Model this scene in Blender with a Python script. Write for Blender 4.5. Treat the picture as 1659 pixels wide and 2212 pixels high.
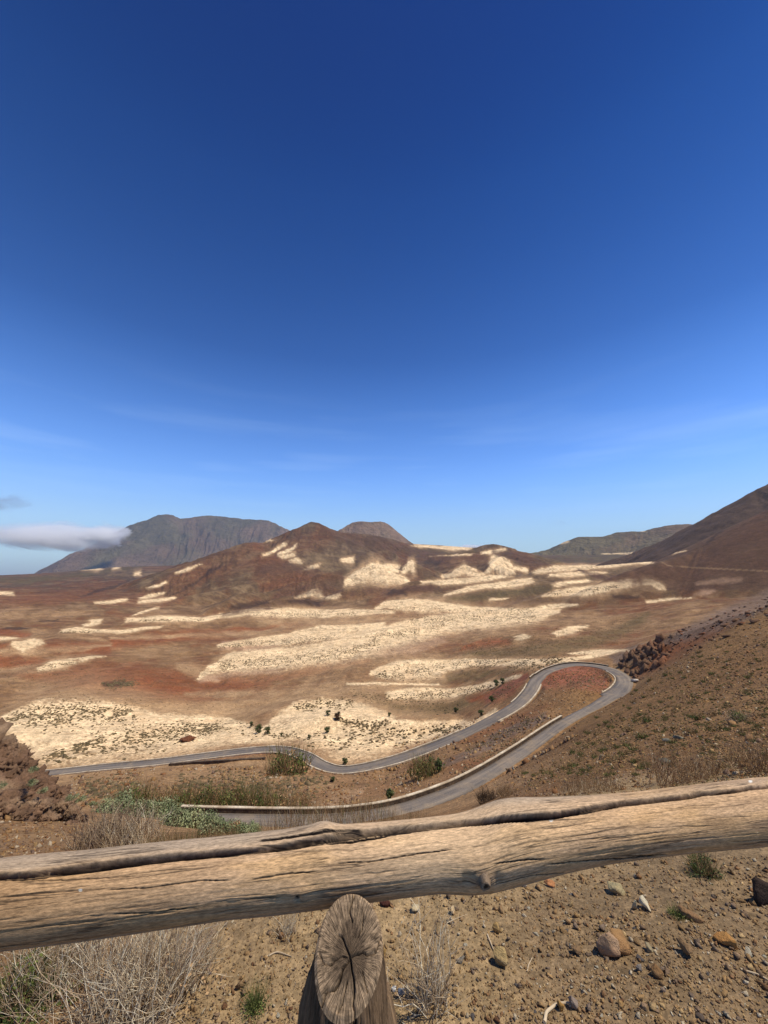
import bpy, math, random
import numpy as np
from mathutils import Vector, Matrix, noise as mnoise

S = bpy.context.scene
for o in list(bpy.data.objects): bpy.data.objects.remove(o)
COL = S.collection
random.seed(7); RNG = np.random.default_rng(11)

# ------------------------------------------------------------------ camera, sky, sun, exposure
EYE = 1.6; PITCH = math.radians(9.2); F = 830.0; CX = 829.5; CY = 1106.0
cam = bpy.data.cameras.new('camera'); camo = bpy.data.objects.new('camera', cam); COL.objects.link(camo)
cam.sensor_fit = 'VERTICAL'; cam.sensor_height = 36; cam.lens = 36 * F / 2212.0
cam.clip_start = 0.02; cam.clip_end = 60000
camo.location = (0, 0, EYE); camo.rotation_euler = (math.pi / 2 + PITCH, 0, 0)
S.camera = camo
SUN_EL, SUN_AZ = 63.0, -12.0          # azimuth counted from +x (right of the picture) towards +y (ahead)
w = bpy.data.worlds.new('World'); S.world = w; w.use_nodes = True
nt = w.node_tree; bg = nt.nodes['Background']
sky = nt.nodes.new('ShaderNodeTexSky'); sky.sky_type = 'NISHITA'; sky.sun_disc = False
sky.sun_elevation = math.radians(SUN_EL); sky.sun_rotation = math.radians(90 - SUN_AZ)
sky.altitude = 900; sky.air_density = 1.0; sky.dust_density = 0.25; sky.ozone_density = 4.0
# clear, dry air over the highland: the zenith is deeper and the lower sky paler than the stock atmosphere
tcw = nt.nodes.new('ShaderNodeTexCoord'); spz = nt.nodes.new('ShaderNodeSeparateXYZ'); nt.links.new(tcw.outputs['Generated'], spz.inputs[0])
rmp = nt.nodes.new('ShaderNodeValToRGB'); nt.links.new(spz.outputs['Z'], rmp.inputs['Fac']); rmp.color_ramp.interpolation = 'B_SPLINE'
SKYF = [(0.0, (.19, .24, .37)), (0.04, (.42, .46, .52)), (.113, (.72, .69, .64)), (.2, (.58, .72, .90)), (.284, (.46, .65, .93)), (.40, (.28, .48, .76)), (.506, (.15, .32, .58)), (.743, (.032, .16, .38)), (.883, (.025, .10, .29))]
els = rmp.color_ramp.elements; els[0].position = 0; els[0].color = SKYF[0][1] + (1,); els[1].position = .88; els[1].color = SKYF[-1][1] + (1,)
for p_, c_ in SKYF[1:-1]: e_ = els.new(p_); e_.color = c_ + (1,)
mxs = nt.nodes.new('ShaderNodeMix'); mxs.data_type = 'RGBA'; mxs.blend_type = 'MULTIPLY'; mxs.inputs[0].default_value = 1
nt.links.new(sky.outputs[0], mxs.inputs[6]); nt.links.new(rmp.outputs[0], mxs.inputs[7])
hs = nt.nodes.new('ShaderNodeHueSaturation'); hs.inputs['Saturation'].default_value = 1.0; hs.inputs['Value'].default_value = 1.53
# thin streaks of high cirrus low over the hills
mpc = nt.nodes.new('ShaderNodeMapping'); mpc.inputs['Scale'].default_value = (1.6, 1.6, 16); mpc.inputs['Rotation'].default_value = (.05, -.03, 0); nt.links.new(tcw.outputs['Generated'], mpc.inputs['Vector'])
ncz = nt.nodes.new('ShaderNodeTexNoise'); ncz.inputs['Scale'].default_value = 1.5; ncz.inputs['Detail'].default_value = 6; nt.links.new(mpc.outputs[0], ncz.inputs['Vector'])
mrc = nt.nodes.new('ShaderNodeMapRange'); nt.links.new(ncz.outputs['Fac'], mrc.inputs[0]); [mrc.inputs.__getitem__(i_).__setattr__('default_value', v_) for i_, v_ in ((1, .5), (2, .85), (3, 0), (4, .42))]
crc = nt.nodes.new('ShaderNodeValToRGB'); nt.links.new(spz.outputs['Z'], crc.inputs['Fac']); ce = crc.color_ramp.elements; ce[0].position = .08; ce[0].color = (0, 0, 0, 1); ce[1].position = .45; ce[1].color = (0, 0, 0, 1); cm = ce.new(.25); cm.color = (.5, .5, .5, 1)
mlc = nt.nodes.new('ShaderNodeMath'); mlc.operation = 'MULTIPLY'; nt.links.new(mrc.outputs[0], mlc.inputs[0]); nt.links.new(crc.outputs[0], mlc.inputs[1])
mxc = nt.nodes.new('ShaderNodeMix'); mxc.data_type = 'RGBA'; mxc.inputs[7].default_value = (3.2, 4.2, 5.4, 1); nt.links.new(mlc.outputs[0], mxc.inputs[0]); nt.links.new(mxs.outputs[2], mxc.inputs[6])
nt.links.new(mxc.outputs[2], hs.inputs['Color']); nt.links.new(hs.outputs[0], bg.inputs['Color']); bg.inputs['Strength'].default_value = 0.15
sun = bpy.data.lights.new('sun', 'SUN'); sun.energy = 4.9; sun.angle = math.radians(0.53); sun.color = (1.0, 0.93, 0.82)
suno = bpy.data.objects.new('sun', sun); COL.objects.link(suno)
sd = Vector((math.cos(math.radians(SUN_EL)) * math.cos(math.radians(SUN_AZ)),
             math.cos(math.radians(SUN_EL)) * math.sin(math.radians(SUN_AZ)), math.sin(math.radians(SUN_EL))))
suno.rotation_euler = sd.to_track_quat('Z', 'Y').to_euler(); suno.location = (30, 0, 60)
S.view_settings.view_transform = 'Standard'; S.view_settings.look = 'None'
S.view_settings.exposure = 0.0; S.view_settings.gamma = 1.0
S.render.engine = 'CYCLES'
S.cycles.volume_max_steps = 256; S.cycles.volume_bounces = 6; S.cycles.max_bounces = 12

# ------------------------------------------------------------------ helpers
def tag(o, label=None, cat=None, group=None, kind=None):
    if label: o['label'] = label
    if cat: o['category'] = cat
    if group: o['group'] = group
    if kind: o['kind'] = kind
    return o

def mesh_obj(name, V, Fc, mat=None, parent=None, smooth=False, cols=None, attrs=None):
    me = bpy.data.meshes.new(name)
    V = np.asarray(V, dtype=np.float32)
    if isinstance(Fc, np.ndarray):
        n, k = Fc.shape
        me.vertices.add(len(V)); me.vertices.foreach_set('co', V.ravel())
        me.loops.add(n * k); me.loops.foreach_set('vertex_index', Fc.astype(np.int32).ravel())
        me.polygons.add(n); me.polygons.foreach_set('loop_start', np.arange(0, n * k, k, dtype=np.int32))
        me.polygons.foreach_set('loop_total', np.full(n, k, dtype=np.int32))
        me.update(calc_edges=True)
    else:
        me.from_pydata([tuple(map(float, v)) for v in V], [], Fc); me.update()
    if smooth: me.polygons.foreach_set('use_smooth', np.ones(len(me.polygons), dtype=bool))
    if cols is not None:
        a = me.color_attributes.new('tint', 'FLOAT_COLOR', 'POINT')
        c = np.ones((len(V), 4), dtype=np.float32); c[:, :3] = cols; a.data.foreach_set('color', c.ravel())
    if attrs:
        for k_, v_ in attrs.items():
            a = me.attributes.new(k_, 'FLOAT_VECTOR', 'POINT'); a.data.foreach_set('vector', np.asarray(v_, dtype=np.float32).ravel())
    if mat: me.materials.append(mat)
    o = bpy.data.objects.new(name, me); COL.objects.link(o)
    if parent: o.parent = parent
    return o

def empty(name, loc, rz=0):
    o = bpy.data.objects.new(name, None); COL.objects.link(o); o.location = loc; o.rotation_euler = (0, 0, rz)
    o.empty_display_size = 0.2
    return o

def copy_tree(o, parent=None):
    c = o.copy(); COL.objects.link(c)
    if parent: c.parent = parent
    for ch in list(o.children): copy_tree(ch, c)
    return c

def hash2(ix, iy, seed):
    h = (ix.astype(np.int64) * 374761393 + iy.astype(np.int64) * 668265263 + seed * 974634777) & 0xffffffff
    h = ((h ^ (h >> 13)) * 1274126177) & 0xffffffff
    h = (h ^ (h >> 16)) & 0xffffffff
    return h.astype(np.float64) / 4294967295.0
def vnoise(x, y, seed=0):
    x0 = np.floor(x); y0 = np.floor(y); fx = x - x0; fy = y - y0
    fx = fx * fx * fx * (fx * (fx * 6 - 15) + 10); fy = fy * fy * fy * (fy * (fy * 6 - 15) + 10)
    a = hash2(x0, y0, seed); b = hash2(x0 + 1, y0, seed); c = hash2(x0, y0 + 1, seed); d = hash2(x0 + 1, y0 + 1, seed)
    return (a + (b - a) * fx + (c - a) * fy + (a - b - c + d) * fx * fy) * 2 - 1
def fbm(x, y, seed=0, oct=4, gain=0.5):
    t = 0; amp = 1.0; n = 0
    for i in range(oct):
        t = t + amp * vnoise(x, y, seed + i * 17); n += amp; amp *= gain
        x, y = x * 1.7 + y * 1.07 + 3.1, y * 1.7 - x * 1.07 + 7.7
    return t / n
def ridged(x, y, seed=0, oct=3):
    t = 0; amp = 1.0; n = 0
    for i in range(oct):
        t = t + amp * (1 - np.abs(vnoise(x, y, seed + i * 13)) * 2); n += amp; amp *= .5; x = x * 2.1 + 5.2; y = y * 2.1 + 1.3
    return t / n
def sstep(a, b, x):
    t = np.clip((x - a) / (b - a), 0, 1); return t * t * (3 - 2 * t)

CP, SP = math.cos(PITCH), math.sin(PITCH)
def pdir(px, py):                       # direction of the sight line through a point of the photo (1659 x 2212)
    px = np.asarray(px, float); py = np.asarray(py, float)
    X = (px - CX) / F; up = -(py - CY) / F
    return X, CP - SP * up, SP + CP * up
def az_e(px, py):
    X, Y, Z = pdir(px, py); h = np.hypot(X, Y); return np.arctan2(X, Y), Z / h
def world(px, py, r):
    X, Y, Z = pdir(px, py); h = np.hypot(X, Y); return np.array([X / h * r, Y / h * r, Z / h * r + EYE])
def proj(x, y, z):
    z = z - EYE; d = CP * y + SP * z; u = -SP * y + CP * z
    d = np.maximum(d, 1e-3); return CX + F * x / d, CY - F * u / d

# ------------------------------------------------------------------ the road, in metres
def catmull(P, n=24):
    P = np.asarray(P, float); Q = np.vstack([2 * P[0] - P[1], P, 2 * P[-1] - P[-2]]); out = []
    for i in range(1, len(Q) - 2):
        for t in np.linspace(0, 1, n, endpoint=False):
            a, b, c, d = Q[i - 1], Q[i], Q[i + 1], Q[i + 2]
            out.append(.5 * ((2 * b) + (c - a) * t + (2 * a - 5 * b + 4 * c - d) * t * t + (3 * b - 3 * c + d - a) * t ** 3))
    out.append(P[-1]); return np.array(out)
def zpt(px, py, z):                     # z counted from the eye
    X, Y, Z = pdir(px, py); t = z / Z; return np.array([X * t, Y * t, z + EYE])
road_ctl = [(300, 1767, -27.6), (470, 1772, -27.9), (640, 1774, -28.2), (740, 1770, -28.5), (840, 1756, -28.9), (930, 1729, -29.5), (1020, 1690, -30.2), (1120, 1629, -31),
            (1220, 1560, -32), (1300, 1517, -33), (1343, 1486, -34), (1345, 1462, -35), (1305, 1442, -35.6), (1240, 1435.5, -36.2), (1190, 1447, -37), (1160, 1467, -38),
            (1146, 1492, -39.2), (1120, 1520, -40.6), (1075, 1548, -42.4), (1000, 1586, -45.3), (920, 1619, -47.4), (850, 1643, -49), (785, 1659, -50.3),
            (730, 1664, -51.4), (690, 1652, -52.3), (655, 1632, -53.1), (610, 1620, -53.9), (540, 1622, -54.8), (440, 1634, -56), (330, 1648, -57), (220, 1658, -58), (120, 1669, -59), (0, 1680, -60), (-150, 1690, -61)]
RD = catmull([zpt(*c) for c in road_ctl], 14)
seg = np.r_[0, np.cumsum(np.hypot(*(np.diff(RD[:, :2], axis=0).T)))]
ss = np.arange(0, seg[-1], 0.8)
RD = np.stack([np.interp(ss, seg, RD[:, k]) for k in range(3)], 1)
for _ in range(6): RD[1:-1] = (RD[:-2] + 2 * RD[1:-1] + RD[2:]) / 4
T = np.gradient(RD[:, :2], axis=0); T /= np.linalg.norm(T, axis=1)[:, None]; NR = np.stack([-T[:, 1], T[:, 0]], 1)   # NR points left of travel
RW = np.full(len(RD), 1.8)              # half width, wider in the hairpin
rpx, rpy = proj(RD[:, 0], RD[:, 1], RD[:, 2])
RW -= .5 * (np.arange(len(RD)) < 200) * sstep(1500, 1540, rpy)
RW += .35 * sstep(1700, 1640, rpy) * (np.arange(len(RD)) > 250)
RW += 1.0 * np.exp(-((rpx - 1300) / 70) ** 2) * (rpy < 1505) 
def road_near(x, y):                    # distance to and height of the nearest centre-line point
    D = np.full(x.shape, 1e9); Zr = np.zeros(x.shape); Wr = np.full(x.shape, 1.8)
    for k in range(0, len(RD), 2):
        d = np.hypot(x - RD[k, 0], y - RD[k, 1]); m = d < D
        D[m] = d[m]; Zr[m] = RD[k, 2]; Wr[m] = RW[k]
    return D, Zr, Wr

# ------------------------------------------------------------------ terrain: sight-line survey points (px, py, horizontal range)
ctl = []
for px in (-900, -300, 0, 250, 500, 750, 1000, 1250, 1450, 1659, 2100, 2700):
    for rr in (0.7, 1.2): ctl.append((px, None, rr, -1.6))
for px in (-900, -200, 50, 300, 500, 750, 1000, 1250): ctl.append((px, None, 2.4, -1.62 - 0.0*(px < 800)))
for px in (1450, 1659, 2100, 2700): ctl.append((px, None, 2.4, -1.56))
S_ = [(-900,1800,12),(-900,1700,60),(-900,1600,200),(-900,1450,400),(-900,1300,1500),(-900,1245,3500),(-900,1243,6500),
 (-300,1800,9),(-300,1760,22),(-300,1700,90),(-300,1640,180),(-300,1560,270),(-300,1400,600),(-300,1300,1400),(-300,1246,3500),(-300,1244,6500),
 (0,1850,6),(0,1800,11),(100,1785,14),(130,1760,20),(40,1745,30),(60,1715,70),(130,1665,157),(60,1640,180),(100,1570,235),(150,1525,290),(60,1490,380),(100,1430,500),(60,1380,680),(80,1320,1100),(60,1275,2000),(0,1247,3500),(60,1245,6500),
 (250,1850,6),(240,1790,14),(230,1755,24),(300,1765,22),(300,1720,70),(300,1690,105),(300,1655,150),(300,1590,205),(330,1540,270),(300,1490,360),(250,1430,480),(250,1370,680),(250,1325,1000),(250,1285,1600),(250,1245,2700),(250,1228,3400),(250,1232,6500),
 (450,1810,8),(450,1795,16),(450,1788,26),(450,1785,40),(420,1730,68),(450,1700,90),(450,1660,130),(450,1590,190),(450,1540,250),(450,1470,380),(450,1400,560),(450,1350,850),(450,1310,1300),
 (620,1800,9),(640,1795,20),(640,1798,38),(640,1735,66),(600,1690,95),(620,1650,125),(600,1590,170),(600,1530,240),(600,1450,380),(600,1380,600),(620,1330,950),
 (840,1778,10),(850,1775,22),(850,1775,40),(850,1715,72),(850,1670,105),(850,1620,140),(800,1560,180),(760,1500,245),(800,1430,370),(800,1370,570),(800,1320,950),(800,1290,1250),
 (1000,1765,9),(1000,1752,20),(1020,1725,45),(1020,1640,85),(1000,1560,160),(1000,1500,230),(1000,1430,340),(1000,1360,600),(1000,1310,1000),(1000,1270,1600),
 (1150,1745,7),(1180,1712,14),(1130,1690,32),(1180,1640,55),(1180,1545,105),(1220,1480,150),(1180,1415,230),(1150,1370,400),(1150,1320,800),(1150,1280,1400),(1150,1235,2400),(1150,1203,3600),(1150,1199,6500),
 (1300,1700,7),(1300,1650,20),(1290,1570,60),(1330,1520,95),(1300,1415,215),(1330,1400,300),(1350,1350,550),(1340,1300,850),(1300,1275,1200),(1300,1240,1800),(1300,1204,3500),(1300,1200,6500),
 (1450,1770,4.2),(1450,1690,7),(1450,1620,16),(1450,1560,36),(1440,1500,75),(1395,1462,118),(1410,1435,150),(1400,1400,172),(1420,1370,260),(1450,1320,600),(1480,1290,900),(1500,1270,1300),
 (1600,1760,4),(1659,1680,6),(1659,1590,14),(1659,1500,35),(1600,1440,75),(1640,1370,105),(1659,1310,135),(1580,1330,140),(1500,1365,148),(1659,1325,170),(1659,1345,240),(1560,1350,240),(1640,1290,700),(1640,1270,1300),(1640,1180,3500),(1640,1150,6500),
 (2100,1720,5),(2100,1600,12),(2100,1450,40),(2100,1280,120),(2100,1270,500),(2100,1150,2000),(2700,1700,6),(2700,1200,100),(2700,1100,500),(2700,1000,2500)]
S_ += [(600,1806,4.6),(850,1790,4.6),(300,1850,4.4),(1100,1762,4.4),(720,1800,4.6)]
S_ += [(1000,1636,88),(1000,1606,112),(920,1650,98),(920,1630,120),(1080,1600,98),(1080,1565,122),(1130,1560,108),(1130,1530,128),(1200,1535,112),(1240,1500,125),(1260,1470,140)]
A = []; L = []; E = []
for px, py, rr, z in [(p[0], p[1], p[2], None) if len(p) == 3 else p for p in ctl + S_]:
    if py is None: a, e = az_e(px, 1700)[0], z / rr
    else: a, e = az_e(px, py)
    A.append(a); L.append(math.log(rr)); E.append(math.atan(e))
for k in range(0, len(RD), 12):
    A.append(math.atan2(RD[k, 0], RD[k, 1])); rr = math.hypot(RD[k, 0], RD[k, 1]); L.append(math.log(rr)); E.append(math.atan((RD[k, 2] - EYE) / rr))
A = np.array(A) * 2.2; L = np.array(L); E = np.array(E)
def tps(d2): return 0.5 * d2 * np.log(d2 + 1e-9)
n = len(A); K = tps((A[:, None] - A) ** 2 + (L[:, None] - L) ** 2) + np.eye(n) * 0.004
Pm = np.c_[np.ones(n), A, L]; M = np.zeros((n + 3, n + 3)); M[:n, :n] = K; M[:n, n:] = Pm; M[n:, :n] = Pm.T
W = np.linalg.solve(M, np.r_[E, 0, 0, 0])
def base_z(x, y):
    a = np.arctan2(x, y) * 2.2; r = np.hypot(x, y) + 1e-6; l = np.log(r); out = W[n] + W[n + 1] * a + W[n + 2] * l
    for i in range(n): out = out + W[i] * tps((a - A[i]) ** 2 + (l - L[i]) ** 2)
    return np.tan(np.clip(out, -1.25, .6)) * r

# ridges: crest traced as (px, py, range), flank slopes towards and away from the viewer, rounding, gullies
RIDGES = dict(
 red_peak=dict(c=[(440,1262,1750),(490,1212,1950),(545,1186,2150),(603,1158,2300),(640,1143,2400),(673,1127,2450),(700,1135,2450),(740,1150,2480),(790,1153,2550),(850,1165,2700),(890,1177,2800),(950,1186,2900),(1010,1192,3000)], f=.47, b=.5, w=7, g=26, lam=52),
 spur=dict(c=[(300,1300,1500),(327,1275,1650),(382,1240,1800),(430,1214,1900),(465,1198,2000),(502,1184,2080),(535,1172,2150),(560,1172,2250)], f=.40, b=.5, w=18, g=18, lam=40),
 ridge2=dict(c=[(290,1340,1100),(309,1329,1180),(400,1288,1380),(484,1273,1500),(548,1254,1600),(603,1238,1680),(664,1228,1720),(700,1236,1720)], f=.42, b=.4, w=9, g=12, lam=34),
 ridge2b=dict(c=[(548,1210,1850),(584,1202,1880),(621,1209,1900),(650,1224,1900)], f=.4, b=.4, w=9, g=11, lam=34),
 ridge3=dict(c=[(430,1330,1050),(491,1296,1150),(527,1281,1250),(567,1280,1300),(603,1274,1380),(639,1257,1450),(693,1239,1500),(723,1239,1500),(742,1252,1480),(752,1275,1420)], f=.45, b=.4, w=9, g=10, lam=30),
 ridge4=dict(c=[(470,1338,980),(540,1313,1020),(600,1292,1080),(627,1287,1100),(670,1299,1100),(700,1315,1080)], f=.4, b=.35, w=8, g=8, lam=26),
 hump_d=dict(c=[(735,1290,1200),(755,1269,1250),(803,1266,1260),(840,1278,1240)], f=.42, b=.35, w=9, g=6, lam=30),
 hump_e=dict(c=[(840,1275,1270),(886,1257,1320),(912,1257,1330),(955,1276,1300)], f=.42, b=.35, w=9, g=6, lam=30),
 cone_a=dict(c=[(770,1243,1560),(800,1222,1600),(828,1220,1620),(860,1233,1600)], f=.38, b=.4, w=14, g=9, lam=30),
 cone_b=dict(c=[(872,1232,1700),(890,1213,1750),(900,1222,1730)], f=.5, b=.4, w=10, g=9, lam=30),
 cone_c=dict(c=[(985,1236,1750),(1005,1221,1780),(1022,1232,1760)], f=.45, b=.4, w=10, g=9, lam=30),
 cone_d=dict(c=[(1055,1228,1780),(1074,1206,1900),(1088,1202,1980),(1086,1216,1880),(1078,1222,1800),(1108,1234,1760)], f=.8, b=.4, w=9, g=9, lam=30),
 green_hill=dict(c=[(930,1196,2500),(1000,1193,2400),(1040,1180,2350),(1064,1175,2330),(1094,1182,2300),(1130,1196,2250),(1165,1212,2200),(1185,1224,2100)], f=.34, b=.4, w=30, g=17, lam=42),
 plateau=dict(c=[(840,1170,3000),(893,1175,3100),(950,1178,3200),(1021,1183,3200),(1055,1180,3100)], f=.25, b=.4, w=40, g=5, lam=60),
 band_f=dict(c=[(905,1262,1250),(950,1255,1300),(1003,1249,1350),(1060,1243,1400),(1098,1243,1400)], f=.25, b=.3, w=14, g=3, lam=30),
 band_g=dict(c=[(960,1286,1020),(1010,1270,1080),(1060,1262,1130),(1110,1257,1180),(1148,1249,1200),(1175,1262,1150)], f=.25, b=.3, w=14, g=3, lam=30),
 cream_r=dict(c=[(1150,1240,1500),(1200,1224,1600),(1237,1221,1650),(1290,1222,1700),(1350,1217,1750),(1420,1212,1800)], f=.25, b=.3, w=14, g=4, lam=30),
 cream_r2=dict(c=[(1175,1287,900),(1220,1273,950),(1270,1266,1000),(1310,1260,1020),(1364,1253,1040),(1408,1253,1040),(1437,1269,1000)], f=.3, b=.3, w=10, g=4, lam=25),
 dune_a=dict(c=[(270,1342,820),(364,1331,840),(430,1338,820),(480,1328,850),(548,1313,900),(620,1315,920),(693,1318,900),(766,1315,900),(830,1318,880)], f=.16, b=.3, w=12, g=2, lam=20),
 dune_b=dict(c=[(815,1312,900),(839,1297,950),(894,1293,980),(937,1296,980),(984,1303,960),(1021,1310,940),(1100,1316,900)], f=.16, b=.3, w=12, g=2, lam=20),
 dune_c=dict(c=[(440,1400,560),(500,1384,590),(548,1374,610),(628,1357,660),(693,1350,680),(766,1350,680),(839,1343,700),(912,1328,760),(984,1325,780),(1080,1320,800),(1151,1318,820)], f=.13, b=.3, w=10, g=1.6, lam=15),
 dune_d=dict(c=[(430,1440,440),(480,1415,470),(548,1404,490),(640,1398,500),(730,1384,520),(803,1368,550),(875,1350,590)], f=.14, b=.22, w=8, g=1.5, lam=12),
 dune_e=dict(c=[(-60,1420,520),(0,1385,570),(60,1384,570),(110,1388,570),(160,1358,680),(211,1357,690),(300,1354,700),(350,1352,700)], f=.16, b=.25, w=10, g=2, lam=18),
 dune_f=dict(c=[(60,1450,440),(110,1430,470),(160,1422,480),(222,1416,490),(300,1420,490)], f=.14, b=.22, w=9, g=1.5, lam=15),
 mound_l=dict(c=[(-60,1590,215),(10,1545,250),(60,1518,265),(120,1509,272),(200,1508,275),(280,1524,262),(330,1540,250)], f=.17, b=.3, w=7, g=1.0, lam=9),
 mound_l2=dict(c=[(150,1605,195),(230,1580,212),(330,1562,225),(420,1546,240),(480,1552,235),(540,1570,215)], f=.2, b=.2, w=5, g=.8, lam=8),
 mound_m=dict(c=[(610,1530,215),(650,1512,228),(700,1504,235),(766,1510,232),(815,1528,215),(850,1552,190)], f=.24, b=.3, w=4, g=.8, lam=8),
 mound_n=dict(c=[(700,1548,178),(740,1541,183),(800,1553,176),(857,1558,172),(940,1553,172),(1020,1557,168)], f=.26, b=.25, w=4, g=.8, lam=8),
 mound_o=dict(c=[(800,1450,325),(875,1428,350),(930,1423,355),(1000,1422,355),(1151,1423,330),(1250,1416,330)], f=.2, b=.25, w=6, g=1, lam=10),
 mound_p=dict(c=[(830,1495,255),(900,1484,262),(984,1484,262),(1057,1472,262),(1120,1458,262)], f=.24, b=.25, w=4, g=.8, lam=8),
 red_mound=dict(c=[(120,1500,330),(230,1462,385),(330,1440,420),(430,1445,420),(520,1440,420),(620,1430,420)], f=.14, b=.14, w=12, g=1.5, lam=14),
 path_hill=dict(c=[(1290,1268,880),(1310,1257,900),(1364,1233,930),(1430,1213,960),(1480,1198,1000),(1528,1178,1050),(1600,1143,1100),(1659,1112,1150),(1800,1040,1200),(2100,950,1300)], f=.52, b=.5, w=12, g=2.5, lam=90),
 crag=dict(c=[(1366,1412,165),(1400,1388,160),(1450,1368,152),(1520,1342,145),(1590,1312,138),(1659,1287,135),(1760,1250,130)], f=1.1, b=1.0, w=1.0, g=1.2, lam=5),
)
FAR = dict(
 far_mountain=dict(c=[(-60,1250,8800),(85,1240,9000),(130,1218,9000),(175,1195,9100),(215,1177,9200),(250,1155,9300),(270,1140,9300),(300,1127,9300),(325,1120,9300),(345,1112,9300),(372,1112,9300),(390,1121,9300),(420,1116,9300),(455,1114,9300),(500,1118,9200),(540,1122,9100),(580,1124,9000),(600,1134,8800),(620,1143,8600),(700,1180,8300),(760,1215,8000)], f=.72, b=.7, w=25, g=150, lam=300),
 crater_hill=dict(c=[(700,1190,4100),(728,1150,4250),(745,1139,4350),(762,1129,4400),(783,1126,4400),(800,1128,4420),(822,1126,4450),(836,1131,4450),(850,1143,4450),(875,1162,4450),(905,1183,4450),(940,1205,4450)], f=.85, b=.8, w=12, g=40, lam=150),
 far_hills=dict(c=[(1090,1206,4300),(1137,1195,4500),(1200,1184,4600),(1219,1174,4700),(1251,1160,4800),(1302,1159,4800),(1335,1150,4900),(1390,1147,4900),(1419,1140,4900),(1462,1133,4900),(1510,1134,4900),(1600,1150,4800)], f=.45, b=.5, w=40, g=40, lam=170),
 mountain_slope=dict(c=[(1300,1216,2500),(1357,1197,2500),(1400,1180,2450),(1455,1157,2400),(1497,1133,2350),(1546,1110,2300),(1600,1077,2250),(1659,1047,2250),(1780,985,2400),(2000,900,2700),(2500,800,2700)], f=.66, b=.6, w=20, g=22, lam=80),
)
def prep(R):
    P = np.array([world(*c) for c in R['c']]); P[:, 2] -= EYE
    R['P'] = catmull(P, 2); R['st'] = 1; d = np.r_[0, np.cumsum(np.hypot(*np.diff(R['P'][:, :2], axis=0).T))]; R['s'] = d
for R in list(RIDGES.values()) + list(FAR.values()): prep(R)
def ridge_z(R, x, y, seed):
    P = R['P']; lam = R['lam']; wv = R['w']; segs = []; Zm = np.full(x.shape, -1e9)
    Tm = 1.5 + R['g'] * .5 + wv * .12; num = None; rq = np.hypot(x, y)
    for pas in (0, 1):
        if pas: W_ = np.zeros(x.shape); Sc = np.zeros(x.shape); Dd = np.zeros(x.shape); Sd = np.zeros(x.shape)
        for i in range(0, len(P) - 1, R.get('st', 2)):
            j = min(i + R.get('st', 2), len(P) - 1); a, b = P[i], P[j]; dx, dy = b[0] - a[0], b[1] - a[1]; l2 = dx * dx + dy * dy + 1e-9
            t = np.clip(((x - a[0]) * dx + (y - a[1]) * dy) / l2, 0, 1)
            qx = a[0] + t * dx; qy = a[1] + t * dy; d2 = (x - qx) ** 2 + (y - qy) ** 2; sd_ = rq - np.hypot(qx, qy)
            sl = R['f'] + (R['b'] - R['f']) * sstep(-lam * .3, lam * .3, sd_)
            zz = a[2] + t * (b[2] - a[2]) - sl * (np.sqrt(d2 + wv * wv) - wv)
            if pas == 0: Zm = np.maximum(Zm, zz)
            else:
                w_ = np.exp(np.maximum((zz - Zm) / Tm, -30)); W_ += w_; Sc += w_ * (R['s'][i] + t * (R['s'][j] - R['s'][i])); Dd += w_ * np.sqrt(d2); Sd += w_ * sd_
    Sc /= W_; d = Dd / W_; Sd /= W_; side = sstep(-lam * .2, lam * .2, Sd)
    wob = fbm(x / lam / 2.3, y / lam / 2.3, seed + 5, 3) * .9
    g = ridged(Sc / lam + wob + side * 1.7, d / lam / 5 + wob * .3, seed, 3)
    g2 = fbm(Sc / lam * 2.7 + wob, d / lam / 1.5, seed + 40, 3)
    amp = R['g'] * sstep(0, lam * 2.2, d)
    return Zm - amp * (.5 - .5 * g) + amp * .35 * g2
def all_ridges(x, y, r):
    z = np.full(x.shape, -1e6)
    for i, (k, R) in enumerate(RIDGES.items()):
        rr = np.hypot(R['P'][:, 0], R['P'][:, 1]); ext = R['lam'] * 22 + 40
        aa = np.arctan2(R['P'][:, 0], R['P'][:, 1]); ea = min(ext / rr.min(), .9)
        az = np.arctan2(x, y); m = (r > rr.min() - ext) & (r < rr.max() + ext) & (az > aa.min() - ea) & (az < aa.max() + ea)
        if k == 'crag': m = m & (r > 110) & (r < 190)
        if not m.any(): continue
        zz = ridge_z(R, x[m], y[m], 100 + i * 7)
        if k == 'crag':
            zz = zz + 1.5 * fbm(x[m] / 3.5, y[m] / 3.5, 77, 4)
        k_ = R['w'] * .25 + .15; cur = z[m]; h = np.clip(.5 + .5 * (zz - cur) / (k_ * 4), 0, 1)
        z[m] = cur * (1 - h) + zz * h + np.where(cur > -1e5, k_ * 4 * h * (1 - h), 0) * .5
        z[m] = np.where(cur < -1e5, zz, z[m])
    return z
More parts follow.
